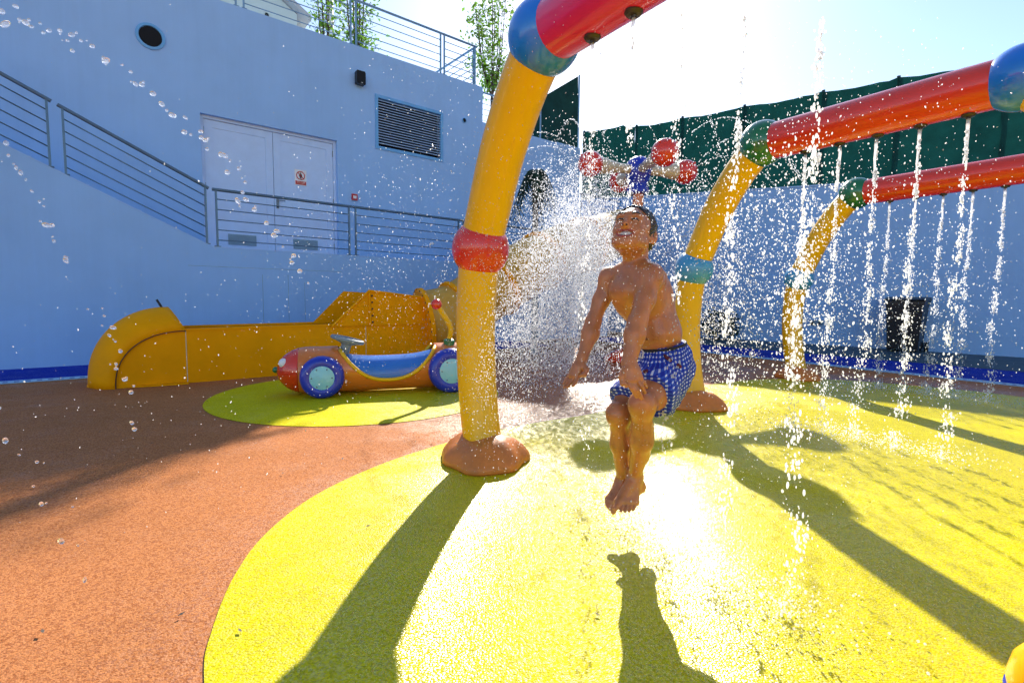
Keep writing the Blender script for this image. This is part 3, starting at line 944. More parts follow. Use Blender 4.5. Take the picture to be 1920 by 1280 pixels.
# ================================================================== play equipment
AD = np.array([.556, -.831, 0]); AD /= np.linalg.norm(AD)
AN = np.array([AD[1], -AD[0], 0])
LEG = [(0.0, .06), (-.05, .25), (-.09, .5), (-.105, .8), (-.085, 1.05), (-.05, 1.235), (.04, 1.45), (.18, 1.74), (.36, 2.0), (.53, 2.17)]
PIPE_L = 1.48
ARCH_N = []
def arch(label, B, colr, group, PIPE_L=1.48):
    """colr: dict with ball (left), ball2 (right), pipe, joint"""
    B = np.array(B, float)
    t = thing('spray_arch', label, 'spray arch', B, group)
    def A2(a, z): return B + AD * a + np.array([0, 0, z])
    full = spline([(a, z) for a, z in LEG], 6)
    aR = LEG[-1][0] * 2 + PIPE_L
    jz = 1.235
    for s in (0, 1):
        f = (lambda a, z: A2(a, z)) if s == 0 else (lambda a, z: A2(aR - a, z))
        lo = [q for q in full if q[1] <= jz + .02]
        hi = [q for q in full if q[1] >= jz - .02]
        mb = MB(); mb.tube([f(*q) for q in lo], list(np.linspace(.112, .118, len(lo))), 28); mb.build('lower_leg', M['yel'], t, True, 50)
        mb = MB(); mb.tube([f(*q) for q in hi], list(np.linspace(.120, .126, len(hi))), 28); mb.build('upper_leg', M['yel'], t, True, 50)
        # joint ball sits along the leg direction
        jd = np.array(f(.0, 1.36)) - np.array(f(-.07, 1.11)); jd /= np.linalg.norm(jd)
        mb = MB()
        R_ = .166
        pr = [(R_ * math.cos(w), R_ * math.sin(w)) for w in np.linspace(-.78, .78, 15)]
        pr = [(.10, pr[0][1] - .004)] + pr + [(.10, pr[-1][1] + .004)]
        mb.lathe(pr, f(-.052, jz), jd, 36)
        mb.build('joint_ball', M[colr['joint']], t, True, 40)
        # elbow ball
        mb = MB(); mb.sphere(f(.535, 2.175), .174, 40); mb.build('elbow_ball', M[colr['ball'] if s == 0 else colr['ball2']], t, True)
        # rock-like foot cover
        mb = MB()
        pr = [(.255, 0), (.262, .015), (.25, .045), (.215, .09), (.17, .125), (.135, .142), (.0, .15)]
        mb.lathe(pr, f(0.02, 0.003), (0, 0, 1), 36)
        for i, q in enumerate(mb.v):
            a = math.atan2(q[1] - f(0, 0)[1], q[0] - f(0, 0)[0])
            k = 1 + .07 * math.sin(a * 3 + B[0] * 2) + .04 * math.sin(a * 7 + 1.3 + s)
            c = f(0.02, 0)
            mb.v[i] = (c[0] + (q[0] - c[0]) * k, c[1] + (q[1] - c[1]) * k, q[2] * (1 + .12 * math.sin(a * 2 + B[1])))
        fo = mb.build('foot_cover', M['foot'], t, True)
        # access plate with slot on the cover
        c = f(0.02, 0)
        pd = np.array([-.55, -.83, 0])
        mb = MB()
        mb.box(c + pd * .19, np.array([pd[1], -pd[0], 0]), pd * .7 + np.array([0, 0, .7]), -.035, .035, -.02, .02, .0, .01, ez=pd * .7 + np.array([0, 0, .0]))
        mb.build('slot_plate', M['nozzle'], fo)
    mb = MB()
    a0, a1 = .535 + .05, aR - .535 - .05
    mb.tube([A2(a0 + (a1 - a0) * k / 6, 2.175 + .0 * k) for k in range(7)], .134, 32)
    pp = mb.build('spray_pipe', M[colr['pipe']], t, True, 50)
    for k in range(5):
        a = .535 + .33 + .23 * k
        c = A2(a, 2.175 - .134)
        mb = MB()
        mb.lathe([(.0, .012), (.034, .012), (.036, -.002), (.028, -.012), (.012, -.014), (.012, -.024), (0, -.024)], c, (0, 0, 1), 18)
        mb.build('nozzle', M['nozzle'], t, True, 40)
        ARCH_N.append((c, k, B))
    return t
g3 = 'yellow spray arches in a row'
b1, b2, b3 = G(907, 862), G(1300, 762), G(1495, 709)
arch('nearest yellow spray arch with red joint ball and flare-tinted red pipe', b1, dict(ball='blueg', ball2='blueg', pipe='flare_red', joint='redor'), g3)
arch('middle yellow spray arch with light blue joint and green left ball', b2, dict(ball='green', ball2='blueg', pipe='redg', joint='lblue'), g3)
arch('farthest yellow spray arch in front of the wheelie bin', b3, dict(ball='green', ball2='blueg', pipe='redg', joint='lblue'), g3, 1.95)

# ---- spinner with four red balls
sb = G(1186, 676)
st = thing('water_spinner', 'orange post spinner with blue hub and four red balls', 'spinner', sb)
def S2(dx, dy, z): return sb + np.array([dx, dy, z])
ZH = 2.92
mb = MB(); mb.tube([S2(0, 0, .05), S2(0, 0, 1.3), S2(.01, 0, 2.62)], [.095, .088, .082], 24); mb.build('post', M['caro'], st, True, 50)
mb = MB(); mb.lathe([(.46, 0), (.45, .05), (.34, .13), (.16, .2), (.1, .23), (0, .23)], S2(0, 0, .003), seg=32); mb.build('foot_cover', M['redg'], st, True)
mb = MB(); mb.lathe([(0, -.36), (.12, -.36), (.165, -.34), (.17, -.27), (.14, -.23), (.135, -.2), (.17, -.14), (.2, 0), (.175, .12), (.10, .19), (0, .21)], S2(0, 0, ZH), seg=32); mb.build('hub', M['navy'], st, True, 60)
BALLS = []
for k, an in enumerate((5, 100, 204, 277)):
    a = math.radians(an)
    d = np.array([math.cos(a), math.sin(a), 0])
    ln = (.74, .74, .86, .98)[k]
    mb = MB(); path = [S2(0, 0, ZH) + d * s for s in np.linspace(.12, ln - .1, 7)]
    mb.tube(path, [.075, .068, .07, .082, .1, .118, .128], 20); mb.build('arm', M['cream'], st, True, 60)
    c = S2(0, 0, ZH) + d * ln
    mb = MB(); mb.sphere(c, .185, 28); bo = mb.build('ball', M['redg'], st, True)
    mb = MB()
    for j in range(3):
        w = a + (-.9, 0, .9)[j]
        dd = np.array([math.cos(w) * .8, math.sin(w) * .8, .6]); dd /= np.linalg.norm(dd)
        mb.tube([c + dd * .175, c + dd * .205], [.018, .014], 8)
    mb.build('nozzle', M['redg'], bo, True)
    BALLS.append((c, a))

# ---- toy car
ca_ = G(605, 746)
cd = G(845, 735) - ca_; cd[2] = 0; WB = float(np.linalg.norm(cd)); cd /= WB
cn = np.array([-cd[1], cd[0], 0])             # to the far side
ct = thing('toy_car', 'orange toy racing car with blue tyres and blue seat', 'toy car', ca_)
HW = .24                                       # half track
def C3(x, y, z): return ca_ + cd * x + cn * (y + HW) + np.array([0, 0, z])
RB, ZB = .228, .238
def car_r(x):
    if x < -.12: return RB * math.sqrt(max(0, 1 - ((x + .12) / .30) ** 2)) ** 1.0
    if x > WB + .12: return RB * math.sqrt(max(0, 1 - ((x - WB - .12) / .34) ** 2))
    return RB
def car_zc(x): return ZB + .02 * max(0, min(1, x / WB))
X0, X1 = .16, WB - .14                         # ends of the seat scoop
def scoop(x):
    """height of the side rim above the body axis"""
    t = (x - (X0 + X1) / 2) / ((X1 - X0) / 2)
    return -.10 + .30 * abs(t) ** 2.4
seg = 40
def car_shell(xa, xb, n, cut):
    mb = MB(); xs = np.linspace(xa, xb, n)
    vs, fs = [], []
    for x in xs:
        r = car_r(x)
        top = math.pi / 2
        if cut and X0 < x < X1:
            top = math.asin(max(-1, min(1, scoop(x) / r)))
        for k in range(seg + 1):
            w = -math.pi / 2 + (top + math.pi / 2) * k / seg
            vs.append((x, w, r))
    full = []
    for (x, w, r) in vs: full.append(C3(x, -r * math.cos(w) * 1.0, car_zc(x) + r * math.sin(w)))
    for (x, w, r) in vs: full.append(C3(x, r * math.cos(w), car_zc(x) + r * math.sin(w)))
    m_ = len(vs)
    for i in range(n - 1):
        for k in range(seg):
            a, b = i * (seg + 1) + k, i * (seg + 1) + k + 1
            c_, d_ = (i + 1) * (seg + 1) + k + 1, (i + 1) * (seg + 1) + k
            fs.append((a, d_, c_, b)); fs.append((m_ + a, m_ + b, m_ + c_, m_ + d_))
    mb.add(full, fs)
    return mb
body = car_shell(-.22, WB + .44, 70, True).build('body', M['caro'], ct, True)
nose = MB()
pr = [(max(.0, RB * math.sqrt(max(0, 1 - ((x + .12) / .30) ** 2))) + .002, x) for x in np.linspace(-.42, -.215, 14)]
nose.lathe(pr, C3(0, 0, car_zc(0)), cd, 36)
no_ = nose.build('nose', M['redg'], ct, True)
for s in (-1, 1):
    mb = MB(); mb.sphere(C3(-.345, s * .10, car_zc(0) + .085), .045, 16); mb.build('headlight', M['white2'], no_, True)
mb = MB(); mb.sphere(C3(-.425, 0, car_zc(0) + .01), .032, 14); mb.build('nose_tip', M['green'], no_, True)
mb = MB()
prs = [(RB * .86, x) for x in np.linspace(X0 - .05, X1 + .05, 12)]
seat_pts = []
for x in np.linspace(X0 - .03, X1 + .03, 14):
    for k in range(29):
        w = math.pi * (-.12 + 1.24 * k / 28)
        seat_pts.append(C3(x, RB * .93 * math.cos(w), car_zc(x) - .03 + RB * .80 * math.sin(w) * .93 - .02 + .05 * abs((x - (X0 + X1) / 2) / ((X1 - X0) / 2)) ** 3))
fs = []
for i in range(13):
    for k in range(28):
        fs.append((i * 29 + k, i * 29 + k + 1, (i + 1) * 29 + k + 1, (i + 1) * 29 + k))
mb.add(seat_pts, fs); mb.build('seat', M['seatb'], ct, True)
for s in (-1, 1):
    path = []
    for x in np.linspace(X0, X1, 30):
        sc_ = scoop(x); r = car_r(x)
        path.append(C3(x, s * (math.sqrt(max(.0002, r * r - sc_ * sc_)) + .006), car_zc(x) + sc_))
    mb = MB(); mb.tube(path, .019, 8); mb.build('seat_trim', M['yel'], ct, True)
for x, r in ((0, .2), (WB, .225)):
    for s in (-1, 1):
        w = MB()
        c = C3(x, s * HW, r)
        w.lathe([(r * .55, -.075), (r * .62, -.085), (r * .86, -.08), (r * .97, -.05), (r, 0), (r * .97, .05), (r * .86, .08), (r * .62, .085), (r * .55, .075)], c, cn * s, 36)
        wo_ = w.build('wheel', M['navy'], ct, True)
        h = MB(); h.lathe([(r * .6, .0), (r * .6, .07), (r * .5, .082), (0, .086)], c, cn * s, 32)
        h.build('hub_cap', M['cyan'], wo_, True, 50)
        bo = MB()
        for k in range(6):
            a = k * math.pi / 3
            bo.sphere(c + cn * s * .083 + (cd * math.cos(a) + np.array([0, 0, 1]) * math.sin(a)) * r * .45, .008, 8)
        bo.build('hub_bolt', M['greyp'], wo_, True)
    ax = MB(); ax.tube([C3(x, -HW, r), C3(x, HW, r)], .035, 10); ax.build('axle', M['greyp'], ct)
# steering wheel
sc0 = C3(.20, -.02, .40); sdir = np.array(cd * .25 + np.array([0, 0, 1.0])); sdir /= np.linalg.norm(sdir)
mb = MB(); mb.tube([sc0 - sdir * .06, sc0 + sdir * .10], [.04, .05], 14); mb.build('steering_column', M['greyp'], ct, True, 50)
sw_ = MB()
e1 = np.cross(sdir, cn); e1 /= np.linalg.norm(e1); e2 = np.cross(sdir, e1)
cc_ = sc0 + sdir * .135
ring = [cc_ + .145 * (math.cos(a) * e1 + math.sin(a) * e2) for a in np.linspace(0, 2 * math.pi, 33)]
sw_.tube(ring, .02, 10, False)
for k in range(3):
    a = k * 2.094 + .5
    sw_.tube([cc_ - sdir * .045, cc_ + .14 * (math.cos(a) * e1 + math.sin(a) * e2)], .018, 8)
sw_.lathe([(.0, -.05), (.05, -.05), (.06, -.02), (0, -.01)], cc_, sdir, 16)
sw_.build('steering_wheel', M['greyp'], ct, True)
# lever
lb0 = C3(WB + .02, -.05, .47)
mb = MB(); mb.lathe([(.06, -.04), (.06, .04), (.035, .06), (0, .06)], lb0, seg=18); lo_ = mb.build('lever_base', M['green'], ct, True, 40)
tip = C3(WB - .12, -.1, .885)
path = spline([lb0 + np.array([0, 0, .05]), lb0 * .55 + tip * .45 + cd * .07, tip], 8)
mb = MB(); mb.tube(path, .027, 12); mb.build('lever', M['yel'], ct, True)
mb = MB(); mb.sphere(tip, .055, 20); mb.build('lever_knob', M['redg'], ct, True)

# ---- slide
so0 = G(240, 727)
SLD = LD; SLN = LN
def S3(t, w, z): return so0 + SLD * t + SLN * w + np.array([0, 0, z])
sl_ = thing('water_slide', 'ochre fibreglass water slide with hooded exit trough and tube', 'slide', S3(1, 0, 0))
WS = .62
zt0, zt1 = .57, .60
tE = 3.85
side = MB()
side.prism([S3(.52, 0, .0), S3(tE, 0, .0), S3(tE, 0, zt1), S3(.52, 0, zt0)], SLN * .03)
side.build('near_side', M['ochre'], sl_)
side = MB()
side.prism([S3(.52, WS, 0), S3(tE, WS, 0), S3(tE, WS, zt1), S3(.52, WS, zt0)], SLN * .03)
side.build('far_side', M['ochre'], sl_)
for w in (-.012, WS - .012):
    mb = MB(); mb.prism([S3(.50, w, zt0), S3(tE, w, zt1), S3(tE, w, zt1 + .022), S3(.50, w, zt0 + .022)], SLN * .056); mb.build('side_rim', M['ochre'], sl_)
fl = MB()
n = 20
vs, fs = [], []
for i, t in enumerate(np.linspace(.3, tE, n)):
    for k in range(11):
        x = k / 10
        vs.append(S3(t, .03 + (WS - .03) * x, .14 + .16 * (2 * x - 1) ** 2 + .10 * max(0, t - 2) / 2))
for i in range(n - 1):
    for k in range(10):
        fs.append((i * 11 + k, (i + 1) * 11 + k, (i + 1) * 11 + k + 1, i * 11 + k + 1))
fl.add(vs, fs); fl.build('trough', M['ochre_lite'], sl_, True)
for u_ in (.52, 2.55):
    mb = MB(); mb.box(S3(u_, 0, 0), SLD, SLN, -.004, .004, -.004, .0, .004, zt0); mb.build('panel_seam', M['cream'], sl_)
# hooded end: quarter-round nose with a bulging shell
hood = MB()
n1, n2 = 22, 18
vs, fs = [], []
for i in range(n1 + 1):
    a = math.pi / 2 * i / n1            # 0 = ground at front, pi/2 = top
    for k in range(n2 + 1):
        s = k / n2
        wv = -.02 + (WS + .07) * s
        bul = math.sin(math.pi * s) ** .6
        ex = .52 - (.62 + .20 * bul) * math.cos(a) ** .9
        ez = (zt0 + .23 * bul) * math.sin(a) ** .85
        # top edge rakes backwards to the lip
        ex += -.12 * bul * (i / n1) ** 3
        vs.append(S3(ex, wv, ez))
for i in range(n1):
    for k in range(n2):
        fs.append((i * (n2 + 1) + k, i * (n2 + 1) + k + 1, (i + 1) * (n2 + 1) + k + 1, (i + 1) * (n2 + 1) + k))
hood.add(vs, fs); ho = hood.build('hood', M['ochre'], sl_, True)
md = ho.modifiers.new('thick', 'SOLIDIFY'); md.thickness = .02
ck = MB()
pc = [S3(.52 - .62 * math.cos(a) ** .9, -.0, zt0 * math.sin(a) ** .85) for a in np.linspace(0, math.pi / 2, 23)]
ck.prism(pc + [S3(.52, 0, 0)], SLN * .02)
ck.build('hood_cheek', M['ochre'], sl_)
mb = MB(); mb.tube([q - SLN * .022 for q in pc], .006, 6); mb.build('cheek_seam', M['dark'], sl_)
mb = MB(); fp = [S3(.52 - .85 * math.cos(a), WS / 2 - (WS / 2 + .1) * math.sin(a), 0.003) for a in np.linspace(-math.pi / 2, math.pi / 2, 20)]
mb.prism(fp, (0, 0, .014)); mb.build('foot_flange', M['ochre'], sl_)
mb = MB(); mb.tube([S3(.36, WS * .5, .78), S3(.30, WS * .5, .90)], .012, 8); mb.build('hook', M['dark'], sl_)
# raised splash guards before the tube
gq = lambda u, v, w: PL(u, v, so0 + SLN * w, SLD)
mb = MB(); q = [gq(622, 612, -.03), gq(692, 545, -.03), gq(826, 562, -.03), gq(834, 606, -.03)]
mb.prism(q, SLN * .022); gu = mb.build('splash_guard', M['ochre'], sl_)
mb = MB(); mb.tube([q[0] - SLN * .005, q[1] - SLN * .005, q[2] - SLN * .005], .017, 6); mb.build('guard_rim', M['ochre'], gu)
mb = MB(); m0 = gq(692, 548, -.03); m1_ = gq(694, 610, -.03); mb.tube([m0 - SLN * .01, m1_ - SLN * .01], .014, 6); mb.build('guard_flange', M['ochre'], gu)
mb = MB()
for k in range(5):
    c = m0 + (m1_ - m0) * (k + .5) / 5 + SLD * .035
    mb.sphere(c - SLN * .01, .013, 8)
for k in range(4):
    c = q[2] + (q[3] - q[2]) * (k + .5) / 4 - SLD * .05
    mb.sphere(c - SLN * .01, .013, 8)
mb.build('bolt', M['nozzle'], gu, True)
mb = MB(); q2 = [gq(580, 612, WS), gq(645, 546, WS), gq(740, 552, WS), gq(760, 606, WS)]
mb.prism(q2, SLN * .022); mb.build('splash_guard', M['ochre'], sl_)
# tube
tp = [YP(795, 600, 7.55), YP(850, 588, 7.75), YP(915, 548, 8.1), YP(985, 505, 8.6), YP(1060, 470, 9.4), YP(1120, 452, 10.4), YP(1150, 440, 11.6), YP(1165, 432, 13.0)]
tpath = spline(tp, 8)
mb = MB(); mb.tube(tpath, list(np.linspace(.43, .52, len(tpath))), 36, False)
tu = mb.build('tube', M['ochre_lite'], sl_, True)
md = tu.modifiers.new('thick', 'SOLIDIFY'); md.thickness = .015
for idx in (0, 9, 18, 27, 36):
    tdir = tpath[min(idx + 1, len(tpath) - 1)] - tpath[max(idx - 1, 0)]
    r = .43 + .09 * idx / len(tpath)
    mb = MB(); mb.lathe([(r - .004, -.03), (r + .045, -.03), (r + .045, .03), (r - .004, .03)], tpath[idx], tdir, 40); fo = mb.build('tube_flange', M['ochre'], sl_, True, 40)
    if idx == 0:
        bo = MB(); td = tdir / np.linalg.norm(tdir)
        e1 = np.cross(td, (0, 0, 1)); e1 /= np.linalg.norm(e1); e2 = np.cross(e1, td)
        for k in range(20):
            a = k * math.pi / 10
            bo.sphere(tpath[0] - td * .032 + (math.cos(a) * e1 + math.sin(a) * e2) * (r + .024), .011, 8)
        bo.build('flange_bolt', M['nozzle'], fo, True)
for (u, y) in ((1010, 8.75), (1095, 9.9)):
    k = min(range(len(tpath)), key=lambda i: abs(tpath[i][1] - y))
    c = tpath[k]
    mb = MB(); mb.tube([(c[0], c[1], 0), (c[0], c[1], c[2] - .48)], .06, 14); mb.build('support_post', M['rail'], sl_, True, 50)

# ---- rounded yellow ground sprayer cut by the lower right corner
yc = G(1990, 1325); yc[2] = 0
ys = thing('ground_sprayer', 'rounded yellow ground sprayer cut off by the lower right corner', 'sprayer', yc)
mb = MB(); mb.lathe([(.13, 0), (.135, .03), (.125, .08), (.10, .12), (.06, .148), (0, .156)], yc + np.array([.03, -.02, .004]), seg=40); mb.build('dome', M['yel'], ys, True)
mb = MB(); mb.lathe([(.02, .0), (.028, .02), (.02, .04), (0, .042)], yc + np.array([.03, -.02, .15]), seg=16); mb.build('nozzle', M['nozzle'], ys, True)
mb = MB(); mb.lathe([(.12, 0), (.137, 0), (.137, .006), (.12, .006)], yc + np.array([.03, -.02, .0045]), seg=40); mb.build('base_ring', M['navy'], ys, True, 40)

# ================================================================== the jumping boy
BY = 1.99
def J(u, v, dy=0.0): return YP(u, v, BY + dy)
def nrm(v): v = np.array(v, float); return v / np.linalg.norm(v)

def p_cone(a, b, ra, rb, k=.012): return ('c', np.array(a, float), np.array(b, float), ra, rb, k)
def p_ell(c, ax, r, k=.015, neg=False):
    return ('n' if neg else 'e', np.array(c, float), np.array(ax, float), np.array(r, float), 0, k)
def prim_d(p, X):
    if p[0] == 'c':
        _, a, b, ra, rb, _k = p
        ab = b - a
        t = np.clip(((X - a) @ ab) / (ab @ ab + 1e-12), 0, 1)
        return np.linalg.norm(X - a - t[..., None] * ab, axis=-1) - (ra + (rb - ra) * t)
    _, c, ax, r, _z, _k = p
    q = (X - c) @ ax.T
    k0 = np.linalg.norm(q / r, axis=-1)
    k1 = np.linalg.norm(q / (r * r), axis=-1)
    return k0 * (k0 - 1) / np.maximum(k1, 1e-6)
def smin(a, b, k):
    h = np.maximum(k - np.abs(a - b), 0) / k
    return np.minimum(a, b) - h * h * k * .25
def comb(D, d, p):
    if p[0] == 'n':
        return -smin(-D, d, p[5])
    return smin(D, d, p[5])
def sdf(prims, X):
    D = np.full(X.shape[:-1], 1.0)
    for p in prims:
        D = comb(D, prim_d(p, X), p)
    return D
def prim_bounds(p):
    if p[0] == 'c':
        r = max(p[3], p[4])
        return np.minimum(p[1], p[2]) - r, np.maximum(p[1], p[2]) + r
    r = max(p[3])
    return p[1] - r, p[1] + r
def grid_eval(prims, h, post=None, pad=.02):
    bs = [prim_bounds(p) for p in prims if p[0] != 'n']
    lo = np.min([b[0] for b in bs], 0) - pad
    hi = np.max([b[1] for b in bs], 0) + pad
    n = np.ceil((hi - lo) / h).astype(int) + 1
    xs = [lo[i] + h * np.arange(n[i]) for i in range(3)]
    D = np.full(tuple(n), 1.0, np.float32)
    for p in prims:
        a, b = prim_bounds(p)
        m = p[5] + 4 * h
        i0 = np.maximum(0, np.floor((a - m - lo) / h).astype(int)); i1 = np.minimum(n, np.ceil((b + m - lo) / h).astype(int) + 1)
        sl = tuple(slice(i0[i], i1[i]) for i in range(3))
        X = np.stack(np.meshgrid(*[xs[i][sl[i]] for i in range(3)], indexing='ij'), -1)
        D[sl] = comb(D[sl], prim_d(p, X), p)
    if post is not None:
        X = np.stack(np.meshgrid(*xs, indexing='ij'), -1)
        D = post(D, X).astype(np.float32)
    return D, lo
def surface_nets(D, lo, h):
    nx, ny, nz = D.shape
    S = D < 0
    c = [(i, j, k) for i in (0, 1) for j in (0, 1) for k in (0, 1)]
    views = [S[i:nx - 1 + i, j:ny - 1 + j, k:nz - 1 + k] for i, j, k in c]
    al = np.logical_and.reduce(views); an = np.logical_or.reduce(views)
    cells = np.argwhere(an & ~al)
    idx = np.full((nx - 1, ny - 1, nz - 1), -1, np.int64)
    idx[cells[:, 0], cells[:, 1], cells[:, 2]] = np.arange(len(cells))
    vals = np.stack([D[cells[:, 0] + i, cells[:, 1] + j, cells[:, 2] + k] for i, j, k in c], 1)
    C = np.array(c, float)
    acc = np.zeros((len(cells), 3)); cnt = np.zeros(len(cells))
    for a in range(8):
        for b in range(a + 1, 8):
            if np.abs(C[a] - C[b]).sum() != 1: continue
            va, vb = vals[:, a], vals[:, b]
            m = (va < 0) != (vb < 0)
            t = np.where(m, va / np.where(m, va - vb, 1), 0)
            acc += np.where(m[:, None], C[a] + t[:, None] * (C[b] - C[a]), 0); cnt += m
    V = lo + h * (cells + acc / cnt[:, None])
    faces = []
    for ax in range(3):
        o1, o2 = [(1, 2), (2, 0), (0, 1)][ax]
        sh = [nx, ny, nz]; sh[ax] -= 1
        A = S[tuple(slice(0, sh[q]) if q == ax else slice(None) for q in range(3))]
        B = S[tuple(slice(1, None) if q == ax else slice(None) for q in range(3))]
        e = np.argwhere(A != B)
        e = e[(e[:, o1] > 0) & (e[:, o2] > 0) & (e[:, o1] < (nx, ny, nz)[o1] - 1) & (e[:, o2] < (nx, ny, nz)[o2] - 1)]
        def cell(d1, d2):
            q = e.copy(); q[:, o1] -= d1; q[:, o2] -= d2
            return idx[q[:, 0], q[:, 1], q[:, 2]]
        f = np.stack([cell(1, 1), cell(0, 1), cell(0, 0), cell(1, 0)], 1)
        flip = ~A[e[:, 0], e[:, 1], e[:, 2]]
        f[flip] = f[flip][:, ::-1]
        faces.append(f)
    return V, np.concatenate(faces)
def net_mesh(name, prims, h, m, parent, post=None, smooth_it=1):
    D, lo = grid_eval(prims, h, post)
    V, Fc = surface_nets(D, lo, h)
    ok = (Fc >= 0).all(1)
    me = bpy.data.meshes.new(name)
    me.from_pydata(V.tolist(), [], Fc[ok].tolist())
    me.polygons.foreach_set('use_smooth', [True] * len(me.polygons))
    me.materials.append(m)
    o = bpy.data.objects.new(name, me)
    col.objects.link(o)
    if parent is not None: place(o, parent)
    return o

# body axes: the boy faces left and towards the camera
LAT = nrm((.74, -.67, .03))                    # his right -> his left
FWDB = nrm((-.67, -.74, .0))
UPB = nrm(np.cross(LAT, FWDB)); UPB = UPB if UPB[2] > 0 else -UPB
def frame(up, fwd):
    u = nrm(up); f = nrm(np.array(fwd) - u * np.dot(fwd, u)); l = np.cross(u, f)
    return np.stack([-l if np.dot(-l, LAT) > 0 else l, f, u])

body = []
chest_c, belly_c, pel_c = J(1196, 558, .02), J(1230, 620, .035), J(1240, 688, .05)
sp_up = nrm(chest_c - belly_c)
FC = frame(sp_up, FWDB)
shR, shL = J(1143, 521, .12), J(1221, 517, -.075)
neck0, neck1 = J(1187, 512, .02), J(1192, 474, .015)
body += [
    p_ell(chest_c, FC, (.104, .070, .112), .03),
    p_ell(J(1200, 535, .025), FC, (.114, .058, .058), .04),
    p_ell(belly_c, FC, (.090, .068, .105), .05),
    p_ell(J(1228, 632, .02), FC, (.078, .066, .07), .04),
    p_ell(pel_c, frame((.1, .1, 1), FWDB), (.108, .09, .085), .05),
    p_cone(J(1172, 512, .05), J(1207, 508, -.01), .034, .036, .04),
    p_cone(neck0, neck1, .043, .040, .03),
    p_cone(shR, J(1165, 511, .07), .04, .034, .03), p_cone(shL, J(1203, 508, -.02), .042, .036, .03),
    p_cone(J(1164, 542, .03) , J(1184, 546, -.035), .036, .038, .045),   # pectoral mass
    p_cone(J(1212, 545, .08), J(1238, 556, .04), .034, .036, .05), p_cone(J(1234, 536, .04), J(1250, 622, .055), .040, .046, .05),       # shoulder blades
]
# arms
elR, wrR = J(1112, 604, .09), J(1092, 670, .03)
elL, wrL = J(1195, 604, -.15), J(1180, 680, -.195)
body += [
    p_cone(shR, J(1127, 563, .115), .036, .032, .03), p_cone(J(1127, 563, .115), elR, .032, .029, .02),
    p_cone(elR, J(1107, 625, .075), .030, .0335, .02), p_cone(J(1107, 625, .075), wrR, .0335, .0205, .02),
    p_cone(shL, J(1209, 562, -.11), .039, .036, .03), p_cone(J(1209, 562, -.11), elL, .036, .032, .02),
    p_cone(elL, J(1190, 628, -.165), .033, .0355, .02), p_cone(J(1190, 628, -.165), wrL, .0355, .025, .02),
]
def finger(pts, r0, r1, k=.0022):
    out = []
    n = len(pts) - 1
    for i in range(n):
        a = r0 + (r1 - r0) * i / n; b = r0 + (r1 - r0) * (i + 1) / n
        out.append(p_cone(pts[i], pts[i + 1], a, b, k))
    return out
# right hand (image left): fingers together, pointing down and left, thumb to the right
pR = nrm(J(1072, 706) - J(1090, 676))
body += [p_cone(wrR, J(1086, 684, .025), .021, .022, .012),
         p_cone(J(1080, 688, .035), J(1071, 703, .025), .016, .013, .014), p_cone(J(1087, 690, .012), J(1081, 706, .005), .019, .0145, .014),
         p_cone(J(1083, 686, .024), J(1077, 702, .016), .019, .016, .014)]
body += finger([J(1069, 702, .038), J(1062, 711, .035), J(1057, 719, .028)], .0078, .0058)
body += finger([J(1073, 706, .024), J(1065, 716, .018), J(1058, 725, .008)], .0085, .006)
body += finger([J(1077, 707, .010), J(1070, 717, .002), J(1064, 725, -.008)], .0085, .0062)
body += finger([J(1082, 708, -.002), J(1079, 716, -.010), J(1074, 723, -.018)], .0085, .0062)
body += finger([J(1093, 683, .008), J(1100, 693, -.012), J(1096, 702, -.020), J(1089, 704, -.022)], .0115, .0075, .006)
# left hand: back of hand to the camera, fingers down and right
body += [p_cone(wrL, J(1182, 692, -.205), .026, .025, .012),
         p_cone(J(1178, 696, -.21), J(1176, 711, -.222), .019, .015, .014), p_cone(J(1186, 695, -.21), J(1187, 712, -.225), .020, .016, .014),
         p_cone(J(1192, 694, -.205), J(1199, 708, -.215), .017, .014, .014)]
body += finger([J(1177, 713, -.226), J(1185, 728, -.238), J(1194, 743, -.236)], .0098, .0072)
body += finger([J(1186, 715, -.228), J(1195, 731, -.24), J(1203, 746, -.236)], .0098, .0072)
body += finger([J(1194, 712, -.222), J(1203, 724, -.230), J(1209, 735, -.226)], .0094, .007)
body += finger([J(1200, 708, -.214), J(1207, 717, -.220), J(1212, 725, -.215)], .0084, .0062)
body += finger([J(1171, 692, -.214), J(1165, 706, -.232), J(1168, 719, -.24), J(1174, 723, -.24)], .0115, .0078, .006)
# legs
hipR, hipL = J(1222, 706, .10), J(1252, 708, .0)
knR, knL = J(1160, 776, -.03), J(1204, 758, -.17)
anR, anL = J(1168, 902, .07), J(1190, 893, .0)
body += [
    p_cone(hipR, J(1185, 748, .03), .068, .058, .03), p_cone(J(1185, 748, .03), knR, .058, .045, .03),
    p_cone(hipL, J(1226, 735, -.09), .072, .063, .03), p_cone(J(1226, 735, -.09), knL, .060, .044, .03),
    p_ell(knR + np.array([0, -.012, 0]), np.eye(3), (.036, .032, .040), .03), p_ell(knL + np.array([-.004, -.012, 0]), np.eye(3), (.037, .032, .040), .03),
    p_cone(knR, J(1163, 832, .01), .037, .0355, .03), p_cone(J(1163, 832, .01), anR, .0355, .0225, .03),
    p_cone(knL, J(1203, 826, -.11), .038, .0385, .03), p_cone(J(1203, 826, -.11), anL, .0385, .0255, .03),
    p_cone(J(1172, 800, .02), J(1170, 850, .045), .030, .023, .03), p_cone(J(1208, 795, -.1), J(1204, 850, -.05), .032, .026, .03),
]
